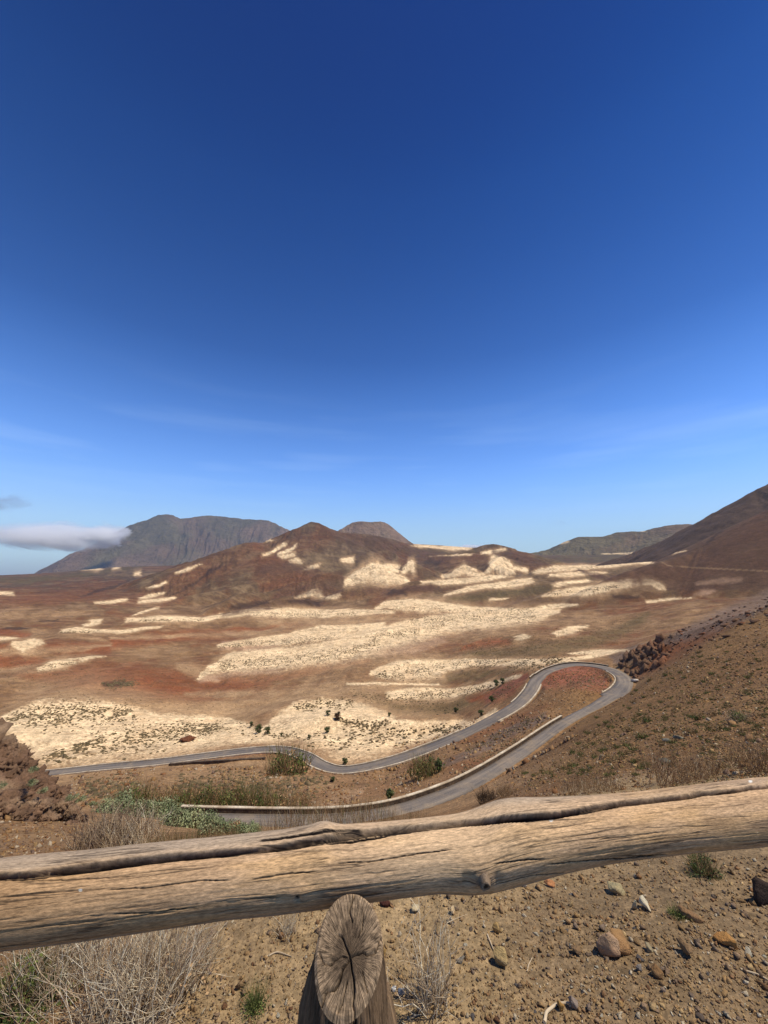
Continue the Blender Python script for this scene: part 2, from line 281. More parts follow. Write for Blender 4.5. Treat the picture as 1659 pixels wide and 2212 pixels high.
def terrain(x, y):
    r = np.hypot(x, y); b = base_z(x, y)
    lf = fbm(x / 60, y / 60, 3, 4) * 2.2 * sstep(120, 500, r) + fbm(x / 300, y / 300, 4, 3) * 6 * sstep(500, 1500, r)
    mf = fbm(x / 9, y / 9, 5, 4) * (.35 * sstep(12, 70, r)) + fbm(x / 1.6, y / 1.6, 6, 4) * (.06 * sstep(2.5, 14, r))
    sf = fbm(x / .35, y / .35, 8, 4) * .02
    gul = ridged(x / 22, y / 22, 12, 3) * -.8 * sstep(60, 160, r)
    er = (ridged(x / 55 + .4 * fbm(x / 80, y / 80, 14, 2), y / 120, 15, 3) - .3) * 2.6 * sstep(190, 420, r) + (ridged(x / 17, y / 34, 16, 3) - .3) * .8 * sstep(170, 300, r)
    b = b + lf + mf + sf + gul + er
    z = b.copy(); m = r > 60
    if m.any():
        rz = all_ridges(x[m], y[m], r[m]); k = .5 + r[m] * .003
        h = np.clip(.5 + .5 * (rz - z[m]) / k, 0, 1); z[m] = z[m] * (1 - h) + rz * h + k * h * (1 - h) * .5
    m = (r > 36) & (r < 290)
    if m.any():
        D, Zr, Wr = road_near(x[m], y[m]); zz = z[m]; zt = Zr - EYE - .12
        out = np.maximum(D - Wr - .7, 0); cut = np.clip(zz - zt, 0, None) 
        zz2 = np.where(zz > zt, np.minimum(zz, zt + out * .85), np.maximum(zz, zt - out * .75))
        z[m] = zz2
    return z + EYE

azd = np.concatenate([np.arange(-76, -47, 1.0), np.arange(-47, 47.01, .1), np.arange(48, 77, 1.0)])
Lr = np.concatenate([np.arange(math.log(.55), math.log(3), .012), np.arange(math.log(3), math.log(60), .011), np.arange(math.log(60), math.log(3600), .006), np.arange(math.log(3600), math.log(7200), .02)])
GA = np.radians(azd); GR = np.exp(Lr)
gx = GR[:, None] * np.sin(GA)[None]; gy = GR[:, None] * np.cos(GA)[None]
GZ = terrain(gx.ravel(), gy.ravel()).reshape(gx.shape)
def hgt(x, y):
    a = math.atan2(x, y); l = math.log(max(math.hypot(x, y), .56)); i = min(max(np.interp(l, Lr, np.arange(len(Lr))), 0), len(Lr) - 1.001); j = min(max(np.interp(a, GA, np.arange(len(GA))), 0), len(GA) - 1.001)
    i0, j0 = int(i), int(j); fi, fj = i - i0, j - j0
    return (GZ[i0, j0] * (1 - fi) + GZ[i0 + 1, j0] * fi) * (1 - fj) + (GZ[i0, j0 + 1] * (1 - fi) + GZ[i0 + 1, j0 + 1] * fi) * fj
GE = (GZ - EYE) / GR[:, None]; 
def at_px(px, py, rmin=.6):             # where the sight line meets the ground
    a, e = az_e(px, py); j = float(np.interp(a, GA, np.arange(len(GA)))); j0 = min(int(j), len(GA) - 2); fj = j - j0
    col = GE[:, j0] * (1 - fj) + GE[:, j0 + 1] * fj; ok = np.where((col >= e) & (GR > rmin))[0]
    i = ok[0] if len(ok) else len(GR) - 1
    if i > 0 and col[i] != col[i - 1]:
        t = min(max((e - col[i - 1]) / (col[i] - col[i - 1]), 0), 1); r = GR[i - 1] + t * (GR[i] - GR[i - 1])
    else: r = GR[i]
    x, y = r * math.sin(a), r * math.cos(a); return Vector((x, y, hgt(x, y)))
# ------------------------------------------------------------------ ground colour: soil types and dark marks where they lie
CREAM = [
 [(0,1560,12),(36,1565,34),(91,1584,70),(200,1582,70),(255,1582,62),(345,1588,46),(436,1583,38),(500,1580,30),(560,1590,16),(603,1590,10)],
 [(548,1593,11),(584,1584,22),(639,1560,43),(693,1563,56),(740,1575,63),(803,1578,54),(857,1587,32),(948,1574,18),(1021,1564,7),(1075,1538,8)],
 [(800,1453,4),(840,1448,18),(875,1448,21),(930,1446,22),(966,1438,13),(1021,1431,8),(1151,1431,7),(1240,1424,4),(1340,1406,4)],
 [(840,1500,8),(880,1499,13),(912,1499,13),(984,1496,9),(1057,1480,6),(1123,1461,3)],
 [(744,1476,2),(850,1478,3),(948,1480,2)],
 [(270,1340,4),(364,1336,7),(440,1338,4),(480,1330,4),(548,1322,9),(620,1324,10),(693,1326,9),(766,1323,7),(850,1322,3)],
 [(814,1316,4),(839,1306,9),(894,1307,14),(937,1310,13),(984,1314,10),(1021,1319,9),(1100,1322,9),(1151,1320,8),(1200,1310,5),(1255,1306,2)],
 [(470,1396,3),(545,1387,9),(620,1382,13),(693,1368,17),(766,1362,13),(830,1352,8)],
 [(425,1467,2),(455,1448,10),(500,1430,20),(548,1428,23),(600,1423,23),(657,1416,23),(730,1406,26),(803,1388,28),(875,1368,27),(948,1350,22),(1020,1340,20),(1080,1336,19),(1151,1330,15),(1210,1320,4)],
 [(130,1364,3),(160,1361,5),(211,1364,4),(260,1366,4),(300,1360,4),(350,1354,2)], [(175,1354,2),(200,1345,6),(222,1337,2)],
 [(-40,1381,5),(38,1378,2)], [(28,1390,4),(50,1396,13),(75,1390,10),(95,1386,3)], [(80,1447,3),(110,1438,8),(150,1430,7),(190,1422,4),(222,1418,1)],
 [(-40,1281,4),(30,1282,3)], [(300,1293,2),(330,1286,4),(352,1280,2)], [(200,1303,2),(240,1301,3),(273,1295,2)], [(320,1270,1.5),(364,1257,2)], [(385,1238,2),(410,1228,3),(434,1218,1)],
 [(300,1300,3),(340,1296,4),(378,1292,2)], [(284,1328,2),(341,1313,2)], [(180,1230,2),(208,1227,5),(222,1228,2)], [(245,1226,4),(258,1224,4)], [(325,1214,2),(352,1211,2)], [(290,1240,4),(305,1238,5)],
 [(572,1199,3),(595,1188,5),(618,1174,4)], [(602,1200,3),(625,1188,5),(642,1177,2)], [(608,1204,3),(640,1196,5)], [(625,1212,4),(640,1211,7),(655,1214,4)], [(574,1167,3),(590,1165,3)], [(655,1231,2),(675,1226,5),(690,1221,3)], [(737,1212,3),(755,1210,6),(763,1209,7)],
 [(745,1259,8),(770,1248,14),(800,1238,20),(817,1236,22),(840,1248,16),(885,1256,4)], [(803,1222,2),(830,1225,7),(855,1228,9),(863,1230,8)], [(868,1237,4),(885,1222,10),(893,1224,14),(899,1226,10)],
 [(636,1290,2),(660,1285,6),(685,1280,10),(694,1284,8)], [(700,1292,3),(735,1286,6)],
 [(952,1248,2),(985,1238,8),(1006,1230,11),(1025,1238,8),(1040,1242,2)], [(1040,1240,3),(1060,1225,11),(1072,1215,17),(1082,1222,22),(1095,1228,15),(1112,1236,5)], [(1100,1226,4),(1140,1233,5)],
 [(912,1258,3),(950,1258,5),(1003,1255,6),(1060,1248,6),(1096,1245,2)], [(960,1285,2),(1000,1275,5),(1040,1267,5),(1085,1262,5),(1130,1256,7),(1150,1252,5)], [(1057,1295,3),(1100,1293,1)],
 [(895,1178,2),(935,1181,3),(980,1184,5),(1018,1185,2)], [(1040,1195,3),(1065,1193,5),(1094,1186,2)], [(930,1201,1),(1020,1197,1.5)],
 [(1155,1237,3),(1200,1229,7),(1237,1227,6),(1280,1225,4),(1340,1220,4),(1411,1215,2)], [(1180,1244,3),(1250,1240,5),(1306,1237,2)], [(1200,1264,4),(1237,1258,4),(1275,1254,2)], [(1055,1268,4),(1100,1265,6),(1148,1255,6)],
 [(1170,1287,2),(1220,1279,8),(1270,1276,11),(1310,1268,10),(1364,1259,8),(1400,1257,8),(1420,1265,9),(1440,1272,4)], [(1397,1300,2),(1440,1296,3),(1499,1292,1)], [(1195,1372,5),(1230,1362,8),(1266,1353,4)],
 [(1109,1380,4),(1128,1378,8),(1146,1378,3)], [(1230,1412,2),(1290,1408,5),(1360,1405,2)], [(1300,1197,1),(1370,1195,2)], [(1455,1195,2),(1480,1190,1)],
 [(1210,1172,3),(1222,1168,6),(1228,1170,2)], [(1385,1147,1.5),(1392,1147,2)],
]
PINK = [[(1499,1283,2),(1520,1280,6),(1542,1276,3)], [(700,1395,4),(800,1405,12),(900,1398,14),(960,1380,6)], [(480,1395,8),(560,1400,14),(600,1403,8)], [(430,1470,6),(520,1452,6),(600,1447,6)], [(1500,1262,3),(1540,1256,5),(1600,1250,5)], [(690,1745,3),(720,1735,14),(760,1722,14),(790,1700,6)]]
TAN = [[(40,1590,4),(120,1596,8),(200,1590,7),(300,1572,6)], [(640,1582,6),(700,1575,7),(760,1568,5)], [(300,1530,8),(400,1540,14),(520,1530,24),(600,1520,22),(640,1500,10)], [(240,1380,3),(420,1372,5),(560,1368,4),(640,1345,4)], [(560,1345,8),(700,1342,7),(840,1335,5)],
       [(-60,1410,3),(40,1404,8),(120,1405,6),(240,1395,3)], [(-60,1450,3),(60,1446,8),(150,1440,6)], [(400,1500,4),(600,1500,10),(720,1490,14),(850,1480,12),(960,1465,8)], [(380,1438,6),(430,1450,14),(470,1460,8)], [(260,1645,3),(600,1665,20),(700,1690,12),(770,1730,18)], [(350,1690,8),(500,1665,16),(620,1655,10)]]
RED = [[(-80,1410,8),(0,1428,16),(150,1462,20),(250,1476,26),(330,1476,26),(430,1485,30),(520,1475,22),(600,1458,10),(700,1440,8),(800,1425,4)], [(-80,1360,8),(60,1372,5)], [(240,1392,10),(400,1372,9),(550,1362,6),(640,1347,3)], [(0,1398,5),(120,1400,7),(240,1402,10)],
       [(1000,1402,4),(1050,1388,8),(1100,1385,5)], [(1165,1475,12),(1190,1465,24),(1240,1458,24),(1300,1470,20),(1316,1478,8)], [(1010,1510,4),(1060,1500,16),(1110,1480,20),(1140,1460,6)], [(300,1290,12),(380,1250,16),(460,1215,14),(520,1195,16),(570,1180,10)], [(440,1240,10),(500,1225,16),(560,1215,12),(640,1180,18),(720,1160,14)],
       [(560,1270,6),(640,1250,10),(740,1245,6)], [(950,1215,12),(1010,1208,14),(1080,1205,10)], [(1366,1450,12),(1420,1420,24),(1500,1385,20),(1600,1330,14)], [(1310,1255,4),(1380,1240,10),(1440,1230,12)], [(820,1468,2),(840,1466,3)], [(680,1275,8),(760,1285,10),(900,1275,10),(940,1272,6)], [(0,1300,10),(120,1290,14),(230,1275,10)]]
GREEN = [[(-60,1252,6),(60,1254,8),(130,1248,6),(300,1222,5),(440,1206,4)], [(850,1185,4),(900,1190,9),(980,1193,8),(1030,1190,5)], [(1150,1205,4),(1250,1203,7),(1380,1200,5)], [(960,1300,6),(1100,1280,10),(1200,1270,8),(1280,1250,4)], [(900,1470,8),(1000,1462,14),(1080,1455,10),(1130,1445,6)], [(1000,1420,8),(1200,1400,14),(1330,1370,14),(1400,1330,8)],
         [(760,1490,6),(850,1530,14),(960,1530,16),(1040,1505,12)], [(1150,1214,5),(1300,1210,6),(1420,1200,4)], [(1140,1160,0),(1170,1192,8),(1230,1185,14),(1300,1185,16),(1480,1150,10)]]
GREY = [[(1020,1620,5),(1080,1590,12),(1140,1562,12),(1180,1545,6)], [(940,1660,3),(1010,1632,10),(1060,1612,7)], [(1430,1392,8),(1500,1362,16),(1600,1322,20),(1680,1290,18)], [(1320,1425,8),(1360,1415,16),(1390,1405,12)]]
DARK_MARKS = [[(222,1477,5),(250,1478,10),(278,1477,5)], [(360,1290,1.5),(395,1276,2.5),(440,1248,3.5),(477,1217,3)], [(915,1214,2),(928,1212,8),(940,1218,6),(952,1213,2)], [(170,1288,2),(250,1268,3),(290,1250,2)], [(500,1312,5),(550,1305,6),(580,1300,3)], [(625,1300,2),(660,1300,5),(690,1306,4)], [(830,1284,3),(850,1277,6),(880,1282,5)], [(1320,1288,4),(1350,1289,5),(1380,1290,2)],
        [(1500,1149,2),(1535,1146,3)], [(1605,1100,2),(1640,1098,5),(1680,1092,5)], [(0,1361,1.5),(40,1356,3),(70,1355,1)], [(85,1342,2),(125,1341,1.5)], [(1520,1180,2),(1550,1152,3),(1560,1149,2)]]  # lava rocks, the dark line of the canyon and other dark spots

UMBER = [[(548,1235,10),(620,1222,12),(690,1240,8)], [(590,1290,6),(650,1275,14),(740,1268,14)], [(760,1280,8),(800,1275,8),(850,1278,6)], [(690,1150,10),(790,1168,14),(900,1192,10),(970,1212,12)], [(480,1325,6),(560,1310,10),(640,1300,8),(700,1305,6)], [(1060,1190,4),(1120,1205,12),(1175,1222,8)], [(870,1272,4),(930,1268,8),(960,1276,4)], [(1250,1230,3),(1310,1252,6),(1380,1250,18),(1440,1240,26),(1550,1210,50),(1680,1180,90)]]
PATH = [[(1428,1213,1.2),(1440,1220,1.2),(1452,1224,1.3),(1520,1227,1.4),(1600,1231,1.4),(1680,1235,1.4)]]

def mask(P, px, py, soft=.5, grow=1.0, top=None):
    out = np.zeros(px.shape)
    for pt in P:
        q = np.array(pt, float); x0, x1 = q[0, 0], q[-1, 0]; m = (px > x0 - 6) & (px < x1 + 6)
        if not m.any(): continue
        xc = np.interp(px[m], q[:, 0], q[:, 1]); hh = np.interp(px[m], q[:, 0], q[:, 2]) * grow
        end = np.minimum(px[m] - x0, x1 - px[m]) / 10.0 + .6
        d = 1 - np.abs(py[m] - xc) / np.maximum(hh, .3); sf_ = soft if top is None else np.where(py[m] < xc, top, soft); v = np.minimum(sstep(-sf_ * .5, sf_ * .5, d), sstep(0, 1, end))
        out[m] = np.maximum(out[m], v)
    return out
C = lambda *a: np.array(a)
def srgb(r, g, b):
    v = np.array([r, g, b]) / 255.0; return np.where(v < .04045, v / 12.92, ((v + .055) / 1.055) ** 2.4)
GAIN = 0.86
SOIL = srgb(144, 110, 74) * .84; BROWN = srgb(124, 93, 62) * .84; RUST = srgb(142, 84, 50) * .80; CRM = srgb(236, 205, 158) * .88; TANC = srgb(176, 142, 102) * .82
PNK = srgb(196, 158, 124) * GAIN; GRN = srgb(112, 92, 58) * .8; GRY = srgb(122, 100, 82) * GAIN; DARK_TONE = srgb(68, 50, 38) * .8; FARB = srgb(104, 78, 58) * .82
def colour(x, y, z, base=None):
    r = np.hypot(x, y); px, py = proj(x, y, z)
    sc = 14 + r * .02; wx = fbm(x / sc, y / sc, 31, 4); wy = fbm(x / sc + 50, y / sc, 37, 4); l = np.log(r + 1)
    a = np.arctan2(x, y)
    fx = fbm(a * 40, l * 26, 41, 4); fy = fbm(a * 34, l * 40, 43, 4)
    qx = px + 9 * wx + 6 * fx; qx = qx + 3 * fbm(a * 130, l * 160, 45, 3); qy = py + 1.2 * fbm(a * 120, l * 200, 46, 3) + (3.0 + np.clip(py - 1300, 0, 250) * .012) * (wy * .9 + fy)
    n1 = fbm(x / (6 + r * .012), y / (6 + r * .012), 51, 5)[:, None]; n2 = fbm(x / (40 + r * .05), y / (40 + r * .05), 52, 4)[:, None]
    n3 = fbm(a * 220, l * 190, 53, 3)[:, None]
    c = SOIL[None] + (BROWN - SOIL)[None] * sstep(-.3, .3, n2 + (r[:, None] - 700) / 1500)
    c = c + (FARB - c) * (sstep(1200, 2600, r)[:, None] * .75)
    c = c + (RUST - c) * .5 * sstep(.0, .5, n2 - .4 * n1)
    c = c + (TANC - c) * .35 * sstep(.1, .5, -n2 + .6 * n1)
    st = fbm(a * 30 + 9, l * 55, 57, 5)[:, None]; st2 = fbm(a * 70, l * 170, 58, 4)[:, None]; vz = sstep(150, 260, r)[:, None]
    c = c + (TANC - c) * sstep(.08, .45, st + .5 * st2) * vz * .34; c = c + (srgb(100, 74, 54) * GAIN - c) * sstep(.1, .5, -st + .6 * st2) * vz * .45
    def mix(c, P, col, k, soft, grow=1.0, nz=.35):
        m = mask(P, qx, qy, soft, grow)[:, None]; return c + (col - c) * np.clip(m * k * (1 + nz * n1 * 1.6), 0, 1)
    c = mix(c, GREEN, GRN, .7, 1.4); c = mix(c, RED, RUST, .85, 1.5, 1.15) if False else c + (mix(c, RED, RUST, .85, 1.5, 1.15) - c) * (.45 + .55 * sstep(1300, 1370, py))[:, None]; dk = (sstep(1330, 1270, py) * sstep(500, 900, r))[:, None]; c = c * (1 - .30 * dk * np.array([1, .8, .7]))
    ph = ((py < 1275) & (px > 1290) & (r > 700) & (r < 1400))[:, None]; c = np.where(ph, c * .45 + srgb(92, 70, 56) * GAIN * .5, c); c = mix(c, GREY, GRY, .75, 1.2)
    c = mix(c, TAN, TANC, .75, 1.6, 1.1); c = mix(c, CREAM, TANC, .7, 1.3, 1.5); c = mix(c, PINK, PNK, .7, 1.5)
    hi = (r < 420)[:, None]
    edge = np.where(hi, .45, .5)
    m = mask(CREAM, qx, .5 * qy + .5 * py, 1.1, 1.04, .35)[:, None]; n4 = fbm(a * 430, l * 400, 59, 2)[:, None]; brk = sstep(-.25, .25, n3 * .9 + n4 * .4 + n1 * .5 + .5 * st + (m - .55) * 1.25)
    gl = ridged(x / 17, y / 34, 16, 3)[:, None]; CR2 = CRM * (1 + .10 * st2 + .06 * n3) ; CR2 = CR2 + (TANC * 1.12 - CR2) * np.clip(.08 + .5 * st + .4 * n1 - .25 * gl, 0, .7)
    st3 = fbm(a * 26 + .6 * n2[:, 0], l * 300, 60, 4)[:, None]; mh = mask(CREAM, qx, .5 * qy + .5 * py, 2.4, 1.5, 1.0)[:, None]; c = c + (TANC * 1.05 - c) * mh * .45
    c = c + (CR2 - c) * m * (.3 + .7 * brk) * (.45 + .55 * sstep(-.38, .12, st3 + .4 * n3 + (m - .5) * .5)) * .98
    # the dry, grassy apron left of the lower bends and the reddish near hillside
    c = mix(c, UMBER, srgb(96, 68, 49) * .8, .75, 1.4); mP = mask(PATH, px, py, .6)[:, None]; c = c + (TANC * .85 - c) * mP * .45
    ap = sstep(1640, 1680, py) * sstep(1120, 900, px) * sstep(26, 60, r); c = c + (srgb(148, 116, 80) * GAIN - c) * ap[:, None] * .6
    hs_ = sstep(1100, 1300, px) * sstep(5, 14, r) * sstep(175, 120, r); c = c + (srgb(130, 98, 60) * .82 - c) * hs_[:, None] * .85
    c = mix(c, GREY, GRY, .65, 1.2)
    c = mix(c, [[(1180,1445,8),(1250,1445,10),(1300,1452,12)], [(1170,1480,10),(1240,1462,18),(1310,1478,12)], [(1050,1512,6),(1100,1488,14),(1140,1462,6)]], srgb(140, 88, 66) * GAIN, .8, 1.4)
    near = sstep(14, 5, r)[:, None]; nn = fbm(x / .5, y / .5, 61, 4)[:, None]
    nearc = srgb(156, 131, 94) * GAIN * (1 + .14 * nn) + (srgb(128, 106, 78) * GAIN - srgb(156, 131, 94) * GAIN) * sstep(0, .4, fbm(x / 1.7, y / 1.7, 62, 3))[:, None] * .7
    lft = (sstep(420, 150, px) * near[:, 0])[:, None]; nearc = nearc + (srgb(140, 102, 66) * GAIN - nearc) * lft * .6
    c = c + (nearc - c) * near
    m = mask(DARK_MARKS, qx, qy, .9)[:, None]; c = c + (DARK_TONE - c) * m * .75
    c = c * (1 + .18 * n1 + .16 * n3 + .10 * st2)
    return np.clip(c, .01, .9)

# ------------------------------------------------------------------ materials
def new_mat(name):
    m = bpy.data.materials.new(name); m.use_nodes = True; t = m.node_tree; b = t.nodes['Principled BSDF']
    b.inputs['Roughness'].default_value = .92; b.inputs['Specular IOR Level'].default_value = .15
    return m, t, b
class NB:
    def __init__(s, t): s.t = t; s.L = t.links
    def n(s, ty, **kw):
        x = s.t.nodes.new(ty)
        for k, v in kw.items():
            if k.startswith('i_'): x.inputs[int(k[2:]) if k[2:].isdigit() else k[2:].replace('_', ' ')].default_value = v
            else: setattr(x, k, v)
        return x
    def noise(s, vec, scale, detail=5, rough=.55, dist=0):
        x = s.n('ShaderNodeTexNoise'); x.inputs['Scale'].default_value = scale; x.inputs['Detail'].default_value = detail; x.inputs['Roughness'].default_value = rough; x.inputs['Distortion'].default_value = dist
        if vec: s.L.new(vec, x.inputs['Vector'])
        return x.outputs['Fac']
    def mr(s, v, a, b, c, d, clamp=True):
        x = s.n('ShaderNodeMapRange'); x.clamp = clamp
        for i, q in enumerate((a, b, c, d)): x.inputs[i + 1].default_value = q
        s.L.new(v, x.inputs[0]); return x.outputs[0]
    def math(s, op, a, b):
        x = s.n('ShaderNodeMath', operation=op)
        for i, q in enumerate((a, b)):
            if isinstance(q, (int, float)): x.inputs[i].default_value = q
            else: s.L.new(q, x.inputs[i])
        return x.outputs[0]
    def mix(s, f, a, b, bt='MIX'):
        x = s.n('ShaderNodeMix', data_type='RGBA', blend_type=bt)
        for i, q in ((0, f), (6, a), (7, b)):
            if isinstance(q, (int, float)): x.inputs[i].default_value = q
            elif isinstance(q, (tuple, list, np.ndarray)): x.inputs[i].default_value = tuple(q)[:3] + (1,)
            else: s.L.new(q, x.inputs[i])
        return x.outputs[2]
    def bump(s, h, st, dist, prev=None):
        x = s.n('ShaderNodeBump'); x.inputs['Strength'].default_value = st; x.inputs['Distance'].default_value = dist; s.L.new(h, x.inputs['Height'])
        if prev: s.L.new(prev, x.inputs['Normal'])
        return x.outputs[0]
def soil_mat(name, scales, bumps, pebbles=None, var=.35):
    m, t, b = new_mat(name); k = NB(t); geo = k.n('ShaderNodeNewGeometry').outputs['Position']
    col = k.n('ShaderNodeVertexColor', layer_name='tint').outputs['Color']; prev = None
    for sc, a in scales:
        f = k.mr(k.noise(geo, sc, 6, .62), .3, .7, 1 - a, 1 + a)
        col = k.mix(1.0, col, k.n('ShaderNodeCombineColor').outputs[0], 'MULTIPLY') if False else k.mul(col, f)
    for sc, st, di in bumps: prev = k.bump(k.noise(geo, sc, 6, .65), st, di, prev)
    if pebbles:
        for sc, st in pebbles:
            v = k.n('ShaderNodeTexVoronoi'); v.inputs['Scale'].default_value = sc; k.L.new(geo, v.inputs['Vector'])
            h = k.mr(v.outputs['Distance'], 0, .5, 1, 0); keep = k.mr(k.noise(geo, sc * .35, 3), .45, .6, 0, 1); h2 = k.math('MULTIPLY', h, keep); prev = k.bump(h2, st, .35 / sc, prev)
            sep = k.n('ShaderNodeSeparateColor'); k.L.new(v.outputs['Color'], sep.inputs[0]); col = k.mul(col, k.mr(sep.outputs[0], 0, 1, .82, 1.22))
    k.L.new(col, b.inputs['Base Color'])
    if prev: k.L.new(prev, b.inputs['Normal'])
    return m
def _mul(s, col, f):
    x = s.n('ShaderNodeVectorMath', operation='SCALE'); s.L.new(col, x.inputs[0]); s.L.new(f, x.inputs['Scale']); return x.outputs[0]
NB.mul = _mul
M_NEAR = soil_mat('near soil', [(3, .12), (22, .16), (110, .2)], [(9, .5, .03), (60, .55, .008)], [(28, .6), (85, .5)])
M_SLOPE = soil_mat('hillside soil', [(.12, .16), (.5, .24), (1.8, .3), (7, .34)], [(.8, .6, .5), (4.5, .8, .12)], [(2.2, .6)])
M_VALLEY = soil_mat('valley soil', [(.02, .10), (.12, .18), (.5, .26), (1.6, .3)], [(.06, .6, 3.0), (.3, .5, .7), (1.2, .5, .2)])
M_HILL = soil_mat('hill soil', [(.006, .12), (.03, .18), (.12, .22), (.4, .2)], [(.02, .6, 8.0), (.09, .8, 2.5), (.3, .7, .8)])
M_FAR = soil_mat('far rock', [(.002, .2), (.01, .24), (.035, .2)], [(.0035, .8, 60.0), (.014, .9, 20.0)])

# ------------------------------------------------------------------ terrain meshes (one sheet, split where one landform gives way to the next)
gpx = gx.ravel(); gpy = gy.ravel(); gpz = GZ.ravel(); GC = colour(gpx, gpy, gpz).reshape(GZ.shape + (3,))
def patch(name, i0, i1, mat, j0=0, j1=None):
    j1 = j1 or GZ.shape[1]; sl = (slice(i0, i1), slice(j0, j1)); V = np.stack([gx[sl].ravel(), gy[sl].ravel(), GZ[sl].ravel()], 1); nr, nc = gx[sl].shape
    idx = np.arange(nr * nc).reshape(nr, nc); Fq = np.stack([idx[:-1, :-1].ravel(), idx[:-1, 1:].ravel(), idx[1:, 1:].ravel(), idx[1:, :-1].ravel()], 1)
    o = mesh_obj(name, V, Fq[:, ::-1], mat, smooth=True, cols=GC[sl].reshape(-1, 3)); tag(o, kind='structure'); return o
ri = lambda r: int(np.searchsorted(GR, r))
i1, i2, i3 = ri(11), ri(200), ri(1080)
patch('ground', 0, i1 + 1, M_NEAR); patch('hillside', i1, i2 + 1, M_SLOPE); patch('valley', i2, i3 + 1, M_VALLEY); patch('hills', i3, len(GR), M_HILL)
# the rest of the ground, behind the viewer and out to the horizon
bv = [(0, 0, -.35 + float(GZ[0].mean() * 0))]; 
def far_patch(name, label, R, mat, c1, c2, seed, azstep=.08, rr=None, streak=(3, 10), extra=None):
    P = R['P']; az = np.arctan2(P[:, 0], P[:, 1]); rr_ = np.hypot(P[:, 0], P[:, 1])
    a = np.arange(az.min() - .22, min(az.max() + .22, 1.35), math.radians(azstep)); zr = P[:, 2].max() + 250
    r = np.concatenate([np.linspace(rr_.min() - zr / R['f'] * 1.2, rr_.max() + 100, 260), np.linspace(rr_.max() + 150, rr_.max() + zr / R['b'], 40)])
    X = r[:, None] * np.sin(a)[None]; Y = r[:, None] * np.cos(a)[None]; Z = ridge_z(R, X.ravel(), Y.ravel(), seed)
    if extra is not None: Z = extra(X.ravel(), Y.ravel(), Z)
    Z = Z + fbm(X.ravel() / R['lam'] / .5, Y.ravel() / R['lam'] / .5, seed + 3, 4) * R['g'] * .12 + EYE
    n1 = fbm(X.ravel() / R['lam'] / 1.5, Y.ravel() / R['lam'] / 1.5, seed + 9, 5)[:, None]; n2 = fbm(X.ravel() / R['lam'] / 5, Y.ravel() / R['lam'] / 5, seed + 19, 3)[:, None]
    c = c1[None] + (c2 - c1)[None] * sstep(-.4, .4, n1 * .6 + n2); px, py = proj(X.ravel(), Y.ravel(), Z)
    m = mask(CREAM, px + 2 * n1[:, 0], py + 2 * n1[:, 0], .8)[:, None]; c = c + (CRM * .9 - c) * m * (.85 if name == 'distant_hills' else 0)
    m = mask(DARK_MARKS, px + 3 * n1[:, 0], py + 3 * n1[:, 0], .8)[:, None]; c = c + (DARK_TONE - c) * m * .4; c = c * (1 + .25 * n1)
    idx = np.arange(Z.size).reshape(X.shape); Fq = np.stack([idx[:-1, :-1].ravel(), idx[:-1, 1:].ravel(), idx[1:, 1:].ravel(), idx[1:, :-1].ravel()], 1)
    o = mesh_obj(name, np.stack([X.ravel(), Y.ravel(), Z], 1), Fq[:, ::-1], mat, smooth=True, cols=np.clip(c, .01, .9)); tag(o, label, kind='structure'); return o
def crater(x, y, z):
    c = world(795, 1128, 4480); d = np.hypot(x - c[0], y - c[1]); return np.where(d < 130, np.minimum(z, z - 45 * (1 - (d / 130) ** 2)), z)
far_patch('mountain', 'long grey brown mountain with eroded flanks on the far left horizon', FAR['far_mountain'], M_FAR, srgb(122, 98, 78) * .8, srgb(98, 88, 66) * .8, 900, .06)
far_patch('crater_hill', 'flat-topped grey crater hill behind the pointed red hill', FAR['crater_hill'], M_FAR, srgb(128, 104, 84) * .9, srgb(110, 96, 76) * .9, 920, .04)
far_patch('distant_hills', 'low rounded green grey hills on the right horizon', FAR['far_hills'], M_FAR, srgb(118, 96, 72) * .85, srgb(104, 92, 66) * .85, 940, .06)
far_patch('mountain_slope', 'dark brown mountain flank rising out of the right edge', FAR['mountain_slope'], M_HILL, srgb(98, 76, 58) * .85, srgb(86, 66, 50) * .85, 960, .08)
# ------------------------------------------------------------------ road
def asphalt():
    m, t, b = new_mat('worn asphalt'); k = NB(t); geo = k.n('ShaderNodeNewGeometry').outputs['Position']
    uv = k.n('ShaderNodeAttribute', attribute_name='along').outputs['Vector']; sp = k.n('ShaderNodeSeparateXYZ'); k.L.new(uv, sp.inputs[0])
    mp = k.n('ShaderNodeMapping'); mp.inputs['Scale'].default_value = (.06, 1.3, 1); k.L.new(uv, mp.inputs['Vector'])
    st = k.noise(mp.outputs[0], 1.0, 5, .6)
    base = k.mix(k.mr(st, .35, .65, 0, 1), srgb(98, 92, 88) * .9, srgb(138, 126, 112) * .9)
    base = k.mix(k.mr(k.noise(geo, .35, 5, .6), .5, .72, 0, .6), base, srgb(158, 138, 112) * .9)
    base = k.mul(base, k.mr(k.noise(geo, 5, 4), .3, .7, .85, 1.15)); k.L.new(base, b.inputs['Base Color']); k.L.new(k.bump(k.noise(geo, 8, 4), .4, .03), b.inputs['Normal']); return m
M_ROAD = asphalt()
L_ = RD[:, :2] + NR * RW[:, None]; R_ = RD[:, :2] - NR * RW[:, None]; cols_ = 5; V = []; at = []
slen = np.r_[0, np.cumsum(np.hypot(*np.diff(RD[:, :2], axis=0).T))]
for i in range(len(RD)):
    for j in range(cols_):
        t_ = j / (cols_ - 1); p = L_[i] * (1 - t_) + R_[i] * t_; V.append((p[0], p[1], RD[i, 2] + .05 * (1 - (2 * t_ - 1) ** 2) + .02)); at.append((slen[i], (t_ - .5) * 3.6, 0))
nV = len(V)
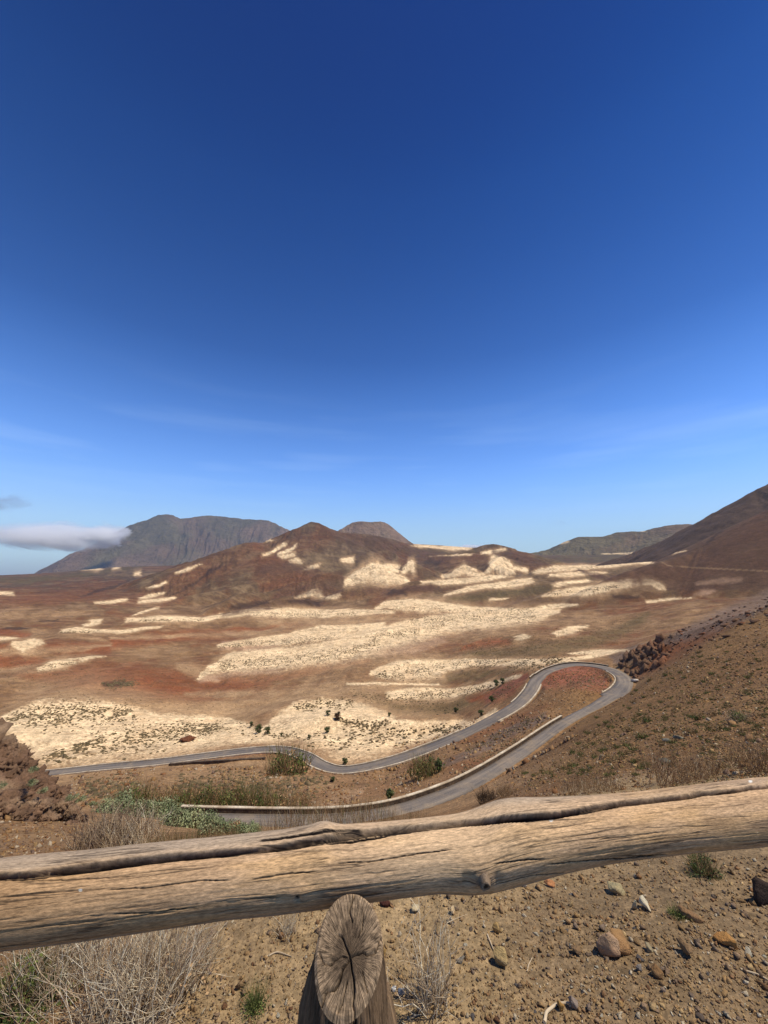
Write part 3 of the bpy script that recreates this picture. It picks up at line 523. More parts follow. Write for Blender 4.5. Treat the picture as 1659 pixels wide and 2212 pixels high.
for i in range(len(RD)):                # skirts give the carriageway its thickness
    V.append((L_[i][0], L_[i][1], RD[i, 2] - .5)); at.append((slen[i], -2.6, 0)); V.append((R_[i][0], R_[i][1], RD[i, 2] - .5)); at.append((slen[i], 2.6, 0))
Fq = []
for i in range(len(RD) - 1):
    for j in range(cols_ - 1): a = i * cols_ + j; Fq.append((a, a + 1, a + cols_ + 1, a + cols_)[::-1])
    Fq.append((nV + 2 * i, i * cols_, (i + 1) * cols_, nV + 2 * i + 2)[::-1]); Fq.append((i * cols_ + 4, nV + 2 * i + 1, nV + 2 * i + 3, (i + 1) * cols_ + 4)[::-1])
tag(mesh_obj('road', V, np.array(Fq), M_ROAD, attrs={'along': at}, smooth=False), 'grey asphalt road looping through a hairpin bend down to the valley', kind='structure')

def plain(name, col, rough=.9, var=.2, scale=3.0, bump=(20, .4, .02), col2=None):
    m, t, b = new_mat(name); k = NB(t); geo = k.n('ShaderNodeTexCoord').outputs['Object']
    c = k.mix(k.mr(k.noise(geo, scale, 5, .6), .35, .65, 0, 1), col, col2 if col2 is not None else col * .75)
    c = k.mul(c, k.mr(k.noise(geo, scale * 7, 4), .3, .7, 1 - var, 1 + var)); k.L.new(c, b.inputs['Base Color']); b.inputs['Roughness'].default_value = rough
    if bump: k.L.new(k.bump(k.noise(geo, bump[0], 5), bump[1], bump[2]), b.inputs['Normal'])
    return m
M_CAP = plain('whitewashed cap', srgb(220, 204, 176) * .84, var=.25, scale=.5, col2=srgb(176, 154, 124) * .8)
M_STONE = plain('dark wall stone', srgb(112, 94, 76) * .8, var=.4, scale=1.2, bump=(3, .9, .1), col2=srgb(76, 64, 54) * .8)
def nearest_i(px, py):
    return int(np.argmin((rpx - px) ** 2 + (rpy - py) ** 2))
def sweep(name, idx, side, off, w, h, mat, parent, z0=0.0, rag=.0):
    V = []; n = 0
    for q, i in enumerate(idx):
        c = RD[i, :2] + NR[i] * side * (RW[i] + off); a = c - NR[i] * side * w / 2; b_ = c + NR[i] * side * w / 2; hh = h + rag * mnoise.noise((i * .31, z0, 1.7)); zz = RD[i, 2] + z0
        V += [(a[0], a[1], zz), (a[0], a[1], zz + hh), (b_[0], b_[1], zz + hh), (b_[0], b_[1], zz)]; n += 1
    Fq = []
    for q in range(n - 1):
        for s in range(4): a = q * 4 + s; b_ = q * 4 + (s + 1) % 4; f = (a, b_, b_ + 4, a + 4); Fq.append(f if side > 0 else f[::-1])
    Fq += [(0, 1, 2, 3), tuple((n - 1) * 4 + s for s in (3, 2, 1, 0))]
    return mesh_obj(name, V, Fq, mat, parent)
def wall(p0, p1, side, label, hgt_=.75, w=.34, cap=True, off=.35, skip=0, root='parapet_wall', cat='parapet wall', group='low road walls'):
    a, b_ = sorted((nearest_i(*p0), nearest_i(*p1))); idx = list(range(a, b_ + 1)); m = RD[(a + b_) // 2]
    e = empty(root, (m[0], m[1], m[2])); tag(e, label, cat, group)
    base = sweep('stone_face', idx, side, off, w, hgt_, M_STONE, None, -.5 if True else 0)
    base.parent = e; base.matrix_parent_inverse = Matrix.Translation(-e.location)
    c = sweep('cap', idx, side, off, w + .06, .10, M_CAP, None, hgt_ - .5 + .002, .03); c.parent = e; c.matrix_parent_inverse = Matrix.Translation(-e.location); return e
def kerb(p0, p1, side, label, w=.34, h=.16, off=.2):
    a, b_ = sorted((nearest_i(*p0), nearest_i(*p1))); idx = list(range(a, b_ + 1))
    k = sweep('kerb', idx, side, off, w, h + .5, M_CAP, None, -.5, .05); tag(k, label, 'kerb', 'pale kerbs along the road'); return k
# the road runs from the near left, up the picture to the hairpin, then back down to the far left
wall((380, 1775), (1232, 1562), 1, 'long dark stone parapet with white cap along the near straight of the road', .92)
wall((1300, 1444), (1160, 1467), -1, 'curved parapet round the outside of the hairpin bend, white capped at its left end', .9)
kerb((1152, 1478), (1118, 1522), -1, 'short white kerb piece on the left edge just below the hairpin')
kerb((1160, 1480), (1065, 1555), 1, 'white kerb on the inner side of the road descending left of the hairpin', .42, .28)
kerb((1325, 1500), (1325, 1455), 1, 'white kerb curving round the inside of the hairpin bend')
kerb((1000, 1586), (60, 1675), -1, 'pale kerb on the valley side of the lower road', .4, .2)
kerb((960, 1604), (140, 1667), 1, 'pale kerb on the near side of the lower road, running through the dip', .45, .28)
# dark retaining wall on the slope below the lower road, left
e = empty('retaining_wall', at_px(470, 1648, 60)); tag(e, 'long dark dry stone retaining wall on the slope under the lower road', 'wall')
pts = [at_px(px, py, 60) for px, py in ((364, 1655), (420, 1651), (491, 1647), (571, 1642))]; V = []
P_ = catmull([tuple(p) for p in pts], 10)
for p in P_:
    for dx, dz in ((0, -1), (0, .6), (.7, .6), (.7, -1)): V.append((p[0] + dx * .2, p[1] + dx, p[2] + dz + .12 * mnoise.noise((p[0] * .8, p[1] * .8, 0))))
Fq = [(4 * i + s, 4 * i + (s + 1) % 4, 4 * i + 4 + (s + 1) % 4, 4 * i + 4 + s) for i in range(len(P_) - 1) for s in range(4)] + [(0, 1, 2, 3), tuple(4 * (len(P_) - 1) + s for s in (3, 2, 1, 0))]
o = mesh_obj('stone_face', V, Fq, M_STONE, e); o.matrix_parent_inverse = Matrix.Translation(-e.location)

# ------------------------------------------------------------------ wooden fence: one crooked rail on a slant-cut post
def wood():
    m, t, b = new_mat('weathered wood'); k = NB(t); at = k.n('ShaderNodeAttribute', attribute_name='grain').outputs['Vector']
    tint = k.n('ShaderNodeVertexColor', layer_name='tint').outputs['Color']
    def mp(v): x = k.n('ShaderNodeMapping'); x.inputs['Scale'].default_value = v; k.L.new(at, x.inputs['Vector']); return x.outputs[0]
    fine = k.noise(mp((70, 400, 400)), 1, 6, .72); med = k.noise(mp((5, 70, 70)), 1, 5, .65, .2); mott = k.noise(mp((60, 110, 110)), 1, 4, .6)
    c = k.mul(tint, k.mr(fine, .32, .68, .5, 1.5)); c = k.mul(c, k.mr(med, .3, .7, .8, 1.2)); c = k.mul(c, k.mr(mott, .3, .7, .88, 1.12))
    # fine drying cracks: narrow valleys of a noise stretched along the grain
    cr = k.noise(mp((1.5, 44, 44)), 1, 3, .5, .25); ab = k.math('ABSOLUTE', k.math('SUBTRACT', cr, .5), 0); patchy = k.noise(mp((2.5, 9, 9)), 1.7, 3)
    thin = k.math('MULTIPLY', k.mr(ab, .0, .02, 1, 0), k.mr(patchy, .42, .54, 0, 1))
    c = k.mix(k.math('MULTIPLY', thin, .75), c, (.03, .02, .013))
    k.L.new(c, b.inputs['Base Color']); b.inputs['Roughness'].default_value = .8
    h = k.math('SUBTRACT', k.mr(fine, .3, .7, 0, .22), thin); h = k.math('ADD', h, k.mr(mott, .3, .7, 0, .22)); k.L.new(k.bump(h, .5, .0022), b.inputs['Normal']); return m
M_WOOD = wood()
TOP = np.array([(-120,1862),(0,1850),(150,1838),(300,1822),(450,1808),(600,1793),(660,1784),(700,1778),(740,1781),(850,1773),(950,1762),(1000,1755),(1030,1747),(1060,1735),(1090,1724),(1130,1718),(1200,1717),(1300,1712),(1400,1703),(1500,1690),(1659,1668),(1780,1655)], float)
BOT = np.array([(-120,2076),(0,2056),(200,2031),(400,2001),(500,1986),(600,1977),(700,1964),(830,1946),(930,1933),(1000,1937),(1040,1934),(1100,1919),(1200,1892),(1300,1871),(1450,1853),(1659,1838),(1780,1828)], float)
CRK = np.array([(-120,1893),(0,1892),(70,1891),(130,1881),(300,1861),(450,1846),(560,1836),(640,1824),(760,1803),(850,1790),(960,1781),(1030,1776),(1080,1769),(1150,1767),(1210,1760),(1260,1750),(1340,1737),(1430,1727),(1500,1717),(1600,1706),(1659,1697),(1780,1690)], float)
P0, P1 = np.array([-.80, .955]), np.array([1.095, 1.25]); dv = (P1 - P0) / np.linalg.norm(P1 - P0); nv = np.array([-dv[1], dv[0]])   # nv points away from the viewer
SC, SR = [], []
for px in np.linspace(-115, 1775, 260):
    ty, by = np.interp(px, TOP[:, 0], TOP[:, 1]), np.interp(px, BOT[:, 0], BOT[:, 1]); d1 = np.array(pdir(px, ty)); d2 = np.array(pdir(px, by)); d1 /= np.linalg.norm(d1); d2 /= np.linalg.norm(d2)
    m = d1 + d2; m /= np.linalg.norm(m); half = math.acos(min(1, d1 @ d2)) / 2
    t_ = (P0 @ nv) / (m[:2] @ nv); p = m * t_; ax = np.array([dv[0], dv[1], 0]); pn = np.cross(d1, d2); sn = abs(ax @ (pn / np.linalg.norm(pn)))
    SC.append(p + np.array([0, 0, EYE])); SR.append(t_ * math.sin(half) * sn ** .5)
SC = np.array(SC); SR = np.array(SR)
for _ in range(3): SC[1:-1] = (SC[:-2] + 2 * SC[1:-1] + SC[2:]) / 4; SR[1:-1] = (SR[:-2] + 2 * SR[1:-1] + SR[2:]) / 4
for sg_, e_ in ((-1, 0), (1, -1)):      # the rail runs on past both edges of the picture
    ex_ = np.array([SC[e_] + sg_ * np.array([dv[0], dv[1], .01 * math.sin(t_ * 3)]) * t_ for t_ in np.arange(.01, 1.3, .01)]); er_ = SR[e_] * (1 + .05 * np.sin(np.arange(len(ex_)) * .06))
    SC = np.vstack([ex_[::-1], SC]) if sg_ < 0 else np.vstack([SC, ex_]); SR = np.r_[er_[::-1], SR] if sg_ < 0 else np.r_[SR, er_]
NS, NT = 2600, 340; u = np.linspace(0, 1, NS); su = np.r_[0, np.cumsum(np.linalg.norm(np.diff(SC, axis=0), axis=1))]; su /= su[-1]; cc = np.stack([np.interp(u, su, SC[:, k]) for k in range(3)], 1); rr = np.interp(u, su, SR)
th = np.linspace(0, 2 * math.pi, NT, endpoint=False); ax = np.array([dv[0], dv[1], 0]); out_ = np.array([nv[0], nv[1], 0]); upv = np.array([0, 0, 1.0])
sl = np.r_[0, np.cumsum(np.linalg.norm(np.diff(cc, axis=0), axis=1))]; SS, TT = np.meshgrid(sl, th, indexing='ij')
dirv = -np.cos(TT)[..., None] * out_ + np.sin(TT)[..., None] * upv; RRr = np.repeat(rr[:, None], NT, 1)
RRr = RRr * (1 + .014 * fbm(SS * 4, TT * 1.2, 201, 2)) 
V0 = cc[:, None] + dirv * RRr[..., None]; ppx, ppy = proj(V0[..., 0], V0[..., 1], V0[..., 2])
yc = np.interp(ppx, CRK[:, 0], CRK[:, 1]) + 2.2 * fbm(SS * 9, TT * 0, 205, 3); hw = np.interp(ppx, [0, 60, 200, 400, 560, 700, 850, 900, 1000, 1150, 1250, 1400, 1659], [9, 10, 12, 11, 8, 11, 10, 7, 8, 10, 9, 7, 5]); front = (TT < 2.6) | (TT > 5.6)
wob = fbm(SS * 14, TT * 3, 207, 3) * 2.0
dd = ppy + wob - yc
step = np.where(front, sstep(hw * 1.0, hw * .75, dd) * sstep(-hw * 1.0, -hw * .6, dd), 0)         # sharp lower lip, splintered upper slope
strand = ridged(SS * 3 + 9, (ppy - yc) / 5.5 + fbm(SS * 7, TT, 209, 2) * 1.2, 211, 2)
RRr = RRr - step * (.013 + .011 * (1 - strand))
# secondary splits
def split(pts, hw_, dep):
    q = np.array(pts, float); m = sstep(q[0, 0] - 8, q[0, 0] + 30, ppx) * sstep(q[-1, 0] + 8, q[-1, 0] - 30, ppx) * front; d_ = np.abs(ppy - np.interp(ppx, q[:, 0], q[:, 1]) - 1.3 * fbm(SS * 50, TT * 0, 215 + int(q[0, 0]), 3)); return m * sstep(hw_, hw_ * .3, d_) * dep
spl = split([(560,1816),(640,1806),(700,1797),(780,1792)], 4, .006) + split([(870,1799),(940,1789),(1010,1780),(1080,1777)], 3.5, .006) + split([(600,1838),(680,1822),(760,1818),(860,1800),(960,1785)], 4, .009) + split([(240,1976),(330,1972),(420,1960)], 1.8, .002) + split([(230,1923),(330,1917),(430,1903),(500,1902)], 1.8, .003) + split([(540,1901),(620,1888),(690,1882)], 2.2, .003) + split([(720,1865),(800,1862),(900,1845),(980,1835)], 1.8, .003) \
    + split([(1060,1865),(1120,1860),(1180,1855)], 2.2, .003) + split([(1180,1868),(1240,1862),(1300,1857),(1420,1850)], 1.8, .003) + split([(1340,1850),(1440,1848),(1560,1838)], 2, .002) + split([(0,1940),(80,1930),(170,1925)], 1.6, .002) + split([(30,1905),(160,1900),(300,1892)], 1.6, .002) + split([(1060,1910),(1160,1890),(1240,1885)], 1.6, .002)
rs = random.Random(21)
for q in range(62):
    x0 = rs.uniform(-60, 1640); ln_ = rs.uniform(50, 190); f_ = rs.uniform(.30, .93); ys = []
    for x_ in np.linspace(x0, x0 + ln_, 5): ty = np.interp(x_, TOP[:, 0], TOP[:, 1]); by = np.interp(x_, BOT[:, 0], BOT[:, 1]); ys.append((x_, ty + (by - ty) * f_ + rs.uniform(-1.5, 1.5)))
    spl = np.maximum(spl, split(ys, rs.uniform(1.5, 2.2), rs.uniform(.0004, .0012)))
RRr = RRr - spl
RRr = RRr + .0005 * fbm(SS * 16, TT * 22, 221, 4) + .0005 * fbm(SS * 5, TT * 7, 223, 3)
def swell(px, py, sig, amp, sx=1.0):
    return amp * np.exp(-(((ppx - px) / (sig * sx)) ** 2 + ((ppy - py) / sig) ** 2)) * front
RRr = RRr + swell(1040, 1885, 34, .010, 1.3) + swell(643, 1928, 22, .006, 1.3) - swell(643, 1938, 6, .010) - swell(1010, 1898, 14, .006) - swell(1072, 1893, 14, .005) + swell(700, 1786, 12, .006, 2)
V0 = cc[:, None] + dirv * RRr[..., None]
weath = np.clip(sstep(24, -10, ppy - yc + 14 + 10 * fbm(SS * 7, TT * 3, 231, 3)), 0, 1) * front; weath = np.maximum(weath, (~front) * 1.0)
g1 = fbm(SS * 4, TT * 1.6, 233, 4); base = srgb(196, 160, 120) * .92; gold = srgb(202, 162, 114) * .92; gry = srgb(158, 144, 124) * .95; brn = srgb(146, 116, 86) * .92
col = base + (gold - base) * sstep(-.2, .4, g1)[..., None]; col = col + (brn - col) * (sstep(.0, .5, fbm(SS * 7, TT * 2.3, 235, 4)) * .5)[..., None]
leftb = sstep(600, 0, ppx)[..., None]; col = col + (srgb(172, 132, 86) * .9 - col) * leftb * .55; mid = np.exp(-((ppx - 950) / 260) ** 2)[..., None]; col = col + (srgb(214, 182, 140) * .92 - col) * mid * .5
hl = np.exp(-((ppy - yc + 22) / 12) ** 2) * sstep(500, 800, ppx); col = col + (gry - col) * (weath * (1 - .6 * hl))[..., None] * .7
crk = np.clip(step * 1.0 + spl / .0018, 0, 1)[..., None]; col = col + (srgb(40, 32, 26) * .7 - col) * crk * (1.0 - .4 * sstep(.55, .95, strand)[..., None])
kn = (swell(1040, 1893, 26, 1) * .5 + swell(643, 1932, 18, .4))[..., None]; col = col + (srgb(140, 116, 96) * .8 - col) * np.clip(kn, 0, 1)
for cx_, cy_ in ((174, 1923), (1621, 1688), (1190, 1772)): col = col + (srgb(232, 226, 210) * .9 - col) * (np.exp(-(((ppx - cx_) / 5) ** 2 + ((ppy - cy_) / 3.2) ** 2)) > .45)[..., None] * front[..., None]
V = V0.reshape(-1, 3); grain = np.stack([SS, TT * .08, np.zeros_like(SS)], -1); seam = np.stack([SS, np.cos(TT) * .075, np.sin(TT) * .075], -1)
idx = np.arange(NS * NT).reshape(NS, NT); Fq = np.stack([idx[:-1, :].ravel(), np.roll(idx, -1, 1)[:-1].ravel(), np.roll(idx, -1, 1)[1:].ravel(), idx[1:, :].ravel()], 1)
fence = empty('wooden_fence', (0, .9, 0)); tag(fence, 'weathered wooden fence with a crooked cracked rail on a slant-cut round post', 'fence')
FI = Matrix.Translation(-fence.location)
rail = mesh_obj('rail', V, Fq[:, ::-1], M_WOOD, fence, smooth=True, cols=col.reshape(-1, 3), attrs={'grain': seam.reshape(-1, 3)}); rail.matrix_parent_inverse = FI
# branch stubs on the rail
def ray_pt(px, py, off=0):
    k_ = np.argmin((ppx - px) ** 2 + (ppy - py) ** 2 + (~front) * 1e6); i_, j_ = divmod(int(k_), NT); return V0[i_, j_], dirv[i_, j_]
def stub(px, py, rad, ln, tilt):
    p, n_ = ray_pt(px, py); n_ = n_ + np.array(tilt); n_ /= np.linalg.norm(n_); a_ = np.cross(n_, [0, 0, 1]); a_ /= np.linalg.norm(a_); b2 = np.cross(n_, a_); V = []; rings = [(-.35, 1.5), (0, 1.25), (.35, 1.0), (.75, .95), (1.0, .78), (.93, .6), (.86, .35), (.95, .2)]
    for q, (h, s_) in enumerate(rings):
        for t_ in range(14):
            an = t_ / 14 * 2 * math.pi; w_ = 1 + .16 * math.sin(an * 3 + px) + .1 * math.sin(an * 7); V.append(p + n_ * ln * h * (1 + .1 * math.sin(an * 2)) + (a_ * math.cos(an) + b2 * math.sin(an)) * rad * s_ * w_)
    V.append(p + n_ * ln * .8); nn_ = len(rings); Fq = [(q * 14 + t_, q * 14 + (t_ + 1) % 14, (q + 1) * 14 + (t_ + 1) % 14, (q + 1) * 14 + t_) for q in range(nn_ - 1) for t_ in range(14)] + [((nn_ - 1) * 14 + t_, (nn_ - 1) * 14 + (t_ + 1) % 14, nn_ * 14) for t_ in range(14)]
    V = np.array(V); cl = np.tile(srgb(150, 126, 100) * .85, (len(V), 1)); cl[6 * 14:] = srgb(84, 66, 50) * .7
    o = mesh_obj('knot', V, Fq, M_WOOD, rail, smooth=True, cols=cl, attrs={'grain': (V - p) * 3}); o.matrix_parent_inverse = Matrix.Identity(4); return o
stub(1043, 1898, .0125, .012, (0, 0, -.25)); stub(643, 1936, .006, .004, (0, 0, -.1))

# post with radial end grain
def endgrain():
    m, t, b = new_mat('end grain'); k = NB(t); at = k.n('ShaderNodeAttribute', attribute_name='grain').outputs['Vector']; tint = k.n('ShaderNodeVertexColor', layer_name='tint').outputs['Color']
    mp = k.n('ShaderNodeMapping'); mp.inputs['Scale'].default_value = (9, 1.6, 1); k.L.new(at, mp.inputs['Vector']); ray = k.noise(mp.outputs[0], 1, 4, .7, .15)
    mp2 = k.n('ShaderNodeMapping'); mp2.inputs['Scale'].default_value = (2, 16, 1); k.L.new(at, mp2.inputs['Vector']); ring = k.noise(mp2.outputs[0], 1, 4, .6)
    mp3 = k.n('ShaderNodeMapping'); mp3.inputs['Scale'].default_value = (3, 3.5, 1); k.L.new(at, mp3.inputs['Vector']); blot = k.noise(mp3.outputs[0], 1, 4)
    c = k.mul(tint, k.mr(ray, .38, .62, .4, 1.9)); c = k.mul(c, k.mr(ring, .3, .7, .8, 1.2)); c = k.mul(c, k.mr(blot, .35, .65, .6, 1.25)); k.L.new(c, b.inputs['Base Color']); k.L.new(k.bump(k.math('ADD', ray, k.math('MULTIPLY', ring, .4)), .8, .003), b.inputs['Normal']); return m
M_END = endgrain()
pc = np.array(pdir(753, 2050)); pc = pc / pc[1] * .889; pcx, pcy, pcz = pc[0], .889, pc[2] + EYE; pr = .0655
NTp = 220; tp = np.linspace(0, 2 * math.pi, NTp, endpoint=False); slope = math.tan(math.radians(41))
def prad(t): return pr * (1 + .03 * np.sin(2 * t + .6) + .02 * np.sin(3 * t + 1))
cracks = [(math.radians(223), 1.0, .034, .0), (math.radians(286), 1.0, .020, 0), (math.radians(10), .97, .020, 0), (math.radians(92), .97, .010, .5), (math.radians(184), .9, .008, .1), (math.radians(136), .5, .016, 0), (math.radians(60), .75, .006, .35), (math.radians(325), .9, .006, .5), (math.radians(255), .9, .006, .4)]
pith = np.array([.005, -.008])
NRr = 60; V = []; gr = []; cl = []
for i in range(NRr + 1):
    f = i / NRr
    for j in range(NTp):
        t = tp[j]; R_ = prad(t) * (1 - .06 * (f > .98) * 0); x = math.cos(t) * R_ * f + pith[0] * (1 - f); y = math.sin(t) * R_ * f + pith[1] * (1 - f)
        ang = math.atan2(y - pith[1], x - pith[0]); dist = math.hypot(x - pith[0], y - pith[1]); z = y * slope
        ck = 0
        for (ca, ln, wd, st) in cracks:
            dl = (ang - ca - .10 * math.sin(dist * 120 + ca) - .10 * mnoise.noise((dist * 90, ca, 0)) + math.pi) % (2 * math.pi) - math.pi; perp = abs(math.sin(dl)) * dist if abs(dl) < 1.5 else 1
            if f < ln and f >= st: ck = max(ck, max(0, 1 - perp / (.0008 + wd * .055)))
        z -= ck * .014 + (.006 * max(0, f - .93) / .07) ; z += .0006 * mnoise.noise((ang * 30, dist * 20, 0))
        V.append((x, y, z)); gr.append((ang * 3, dist * 30, 0)); core = 1 - float(sstep(.42, .58, f + .06 * math.sin(3 * t)))
        c = srgb(136, 114, 88) * .72 * (1 + .35 * float(sstep(.6, .95, f))); c = c * (1 - core) + srgb(104, 86, 66) * .7 * core; c = c * (1 - .9 * ck); cl.append(c)
V = np.array(V); idx = np.arange((NRr + 1) * NTp).reshape(NRr + 1, NTp); Fq = np.stack([idx[:-1].ravel(), np.roll(idx, -1, 1)[:-1].ravel(), np.roll(idx, -1, 1)[1:].ravel(), idx[1:].ravel()], 1)[NTp * 0:]
rim = V[idx[-1]].copy()
NZ = 120; Vs = []; gs = []; cs = []
gz = hgt(pcx, pcy) - .15 - pcz
for i in range(NZ + 1):
    f = (i / NZ) ** 1.2
    for j in range(NTp):
        t = tp[j]; z = rim[j, 2] * (1 - f) + gz * f; dz = rim[j, 2] - z; R_ = prad(t) + .013 * (1 - math.exp(-dz / .10)) + .03 * max(0, dz - .3)
        gv = mnoise.noise((math.cos(t) * 3.2, math.sin(t) * 3.2, z * 1.2)); gv2 = abs(mnoise.noise((math.cos(t) * 9, math.sin(t) * 9, z * 2))); R_ += (.006 * gv - .009 * max(0, .12 - gv2) / .12 + .0018 * mnoise.noise((math.cos(t) * 26, math.sin(t) * 26, z * 6))) * min(1, dz / .012)
        for (ca, ln, wd, st) in cracks[:2]:
            dl = abs((t - ca + math.pi) % (2 * math.pi) - math.pi); R_ -= .02 * max(0, 1 - dl / .05) * math.exp(-dz / .4)
        Vs.append((math.cos(t) * R_, math.sin(t) * R_, z)); gs.append((z, math.cos(t) * .07, math.sin(t) * .07)); q = .5 + .5 * mnoise.noise((math.cos(t) * 6, math.sin(t) * 6, z * 5)); cs.append((srgb(132, 106, 78) * .78 * q + srgb(70, 56, 44) * .75 * (1 - q)))
idx2 = np.arange((NZ + 1) * NTp).reshape(NZ + 1, NTp); Fs = np.stack([idx2[:-1].ravel(), np.roll(idx2, -1, 1)[:-1].ravel(), np.roll(idx2, -1, 1)[1:].ravel(), idx2[1:].ravel()], 1)
post = mesh_obj('post', Vs, Fs[:, ::-1], M_WOOD, fence, smooth=True, cols=np.array(cs), attrs={'grain': gs}); post.location = (pcx, pcy, pcz); post.matrix_parent_inverse = FI
cut = mesh_obj('end_grain_face', V, Fq, M_END, post, smooth=True, cols=np.array(cl), attrs={'grain': gr})
def slab(name, cx_, cy_, rad, top, lean, seed):         # split half logs that brace the post
    Vb = []; gb = []; cb = []; n_ = 70; nz = 60; bot = hgt(cx_, cy_) - .1
    for i in range(nz + 1):
        f = i / nz
        for j in range(n_):
            t = j / n_ * 2 * math.pi; tz = top + .02 * mnoise.noise((math.cos(t) * 1.5, math.sin(t) * 1.5, seed)); z = tz * (1 - f) + bot * f
            R_ = rad * (1 + .22 * mnoise.noise((math.cos(t) * 1.3 + seed, math.sin(t) * 1.3, z * 2)) + .06 * mnoise.noise((math.cos(t) * 5, math.sin(t) * 5 + seed, z * 4))) * (1 + .35 * f) * min(1, (.62 + f * 6)); Vb.append((cx_ + math.cos(t) * R_ + lean * f, cy_ + math.sin(t) * R_ * .8, z)); gb.append((z, math.cos(t) * .05, math.sin(t) * .05)); q = .5 + .5 * mnoise.noise((math.cos(t) * 4, math.sin(t) * 4, z * 7 + seed)); cb.append(srgb(150, 122, 90) * .85 * q + srgb(96, 76, 58) * .8 * (1 - q))
    Vb.append((cx_, cy_, top + .004)); gb.append((0, 0, 0)); cb.append(srgb(110, 90, 70) * .8)
    Fb = [(i * n_ + j, i * n_ + (j + 1) % n_, (i + 1) * n_ + (j + 1) % n_, (i + 1) * n_ + j)[::-1] for i in range(nz) for j in range(n_)] + [((j + 1) % n_, j, (nz + 1) * n_)[::-1] for j in range(n_)]
    o = mesh_obj(name, Vb, Fb, M_WOOD, fence, smooth=True, cols=np.array(cb), attrs={'grain': gb}); o.matrix_parent_inverse = FI; return o
slab('brace', pcx + .062, pcy + .008, .032, pcz - .08, .012, 3.3)
slab('brace', pcx - .062, pcy + .028, .032, pcz - .055, -.05, 8.1)
# ------------------------------------------------------------------ rocks
def rot_rand(n):
    q = RNG.normal(size=(n, 4)); q /= np.linalg.norm(q, axis=1)[:, None]; a, b, c, d = q.T
    return np.stack([np.stack([1 - 2 * (c * c + d * d), 2 * (b * c - a * d), 2 * (b * d + a * c)], 1), np.stack([2 * (b * c + a * d), 1 - 2 * (b * b + d * d), 2 * (c * d - a * b)], 1), np.stack([2 * (b * d - a * c), 2 * (c * d + a * b), 1 - 2 * (b * b + c * c)], 1)], 1)
def hull(n, sx=1, sy=1, sz=1, seed=0, rough=0, sub=0):
    rg = np.random.default_rng(seed); P = rg.normal(size=(n, 3)); P /= np.linalg.norm(P, axis=1)[:, None]; P *= rg.uniform(.8, 1.0, (n, 1)); P *= (sx, sy, sz)
    bm = bmesh_new(); [bm.verts.new(p) for p in P]; res = bmesh.ops.convex_hull(bm, input=bm.verts)
    bmesh.ops.delete(bm, geom=[v for v in bm.verts if not v.link_faces], context='VERTS')
    if sub:
        bmesh.ops.triangulate(bm, faces=bm.faces)
        bmesh.ops.subdivide_edges(bm, edges=bm.edges, cuts=sub, use_grid_fill=True)
        for v in bm.verts:
            d = mnoise.noise(v.co * 2.6 + Vector((seed, 0, 0))) * rough + mnoise.noise(v.co * 7 + Vector((0, seed, 0))) * rough * .5; v.co += v.co.normalized() * d
    bmesh.ops.triangulate(bm, faces=bm.faces); bm.verts.index_update()
    V = np.array([v.co[:] for v in bm.verts]); Fc = np.array([[v.index for v in f.verts] for f in bm.faces]); bm.free(); return V, Fc
import bmesh
def bmesh_new(): return bmesh.new()
def rock_mat(name, cols, per_object=False):
    m, t, b = new_mat(name); k = NB(t); geo = k.n('ShaderNodeTexCoord').outputs['Object']
    if per_object:
        oi = k.n('ShaderNodeObjectInfo').outputs['Random']; r = k.n('ShaderNodeValToRGB'); k.L.new(oi, r.inputs['Fac']); r.color_ramp.interpolation = 'CONSTANT'; e = r.color_ramp.elements
        e[0].color = tuple(cols[0]) + (1,); e[1].position = 1 / len(cols); e[1].color = tuple(cols[1]) + (1,)
        for i in range(2, len(cols)): x = e.new(i / len(cols)); x.color = tuple(cols[i]) + (1,)
        c = r.outputs[0]
    else: c = k.n('ShaderNodeVertexColor', layer_name='tint').outputs['Color'] if cols is None else k.mix(k.mr(k.noise(geo, 2.5, 5), .35, .65, 0, 1), cols[0], cols[1])
    c = k.mul(c, k.mr(k.noise(geo, 6, 6, .65), .3, .7, .7, 1.3)); k.L.new(c, b.inputs['Base Color']); k.L.new(k.bump(k.noise(geo, 14, 6, .65), .7, .06), b.inputs['Normal']); return m
OC = [srgb(*c) * .85 for c in ((186, 150, 100), (156, 126, 90), (128, 110, 94), (206, 176, 124), (142, 102, 70), (220, 208, 178), (116, 108, 102), (172, 138, 94), (148, 124, 100))]
M_STONES = rock_mat('loose stones', OC, True); M_GRAVEL = rock_mat('gravel', None); M_VEGV = None
def scatter_mesh(name, protos, pos, size, cols, mat, smooth=False, flat=None, rots=None, label=None, kind='stuff'):
    Vs = []; Fs = []; Cs = []; off = 0; n = len(pos); pick = RNG.integers(0, len(protos), n); R = rot_rand(n) if rots is None else rots
    for k_, (V, Fc) in enumerate(protos):
        ii = np.where(pick == k_)[0]
        if not len(ii): continue
        W_ = np.einsum('nij,vj->nvi', R[ii], V) * size[ii][:, None, None]
        if flat is not None: W_[..., 2] *= flat
        W_ += pos[ii][:, None]; m = len(V); Vs.append(W_.reshape(-1, 3)); Fs.append((Fc[None] + (np.arange(len(ii)) * m)[:, None, None]).reshape(-1, 3) + off); Cs.append(np.repeat(cols[ii], m, 0)); off += len(ii) * m
    o = mesh_obj(name, np.concatenate(Vs), np.concatenate(Fs), mat, smooth=smooth, cols=np.concatenate(Cs)); tag(o, label, kind=kind); return o
def rot_z(n):
    a = RNG.uniform(0, 6.283, n); R = np.zeros((n, 3, 3)); R[:, 0, 0] = np.cos(a); R[:, 0, 1] = -np.sin(a); R[:, 1, 0] = np.sin(a); R[:, 1, 1] = np.cos(a); R[:, 2, 2] = 1; return R
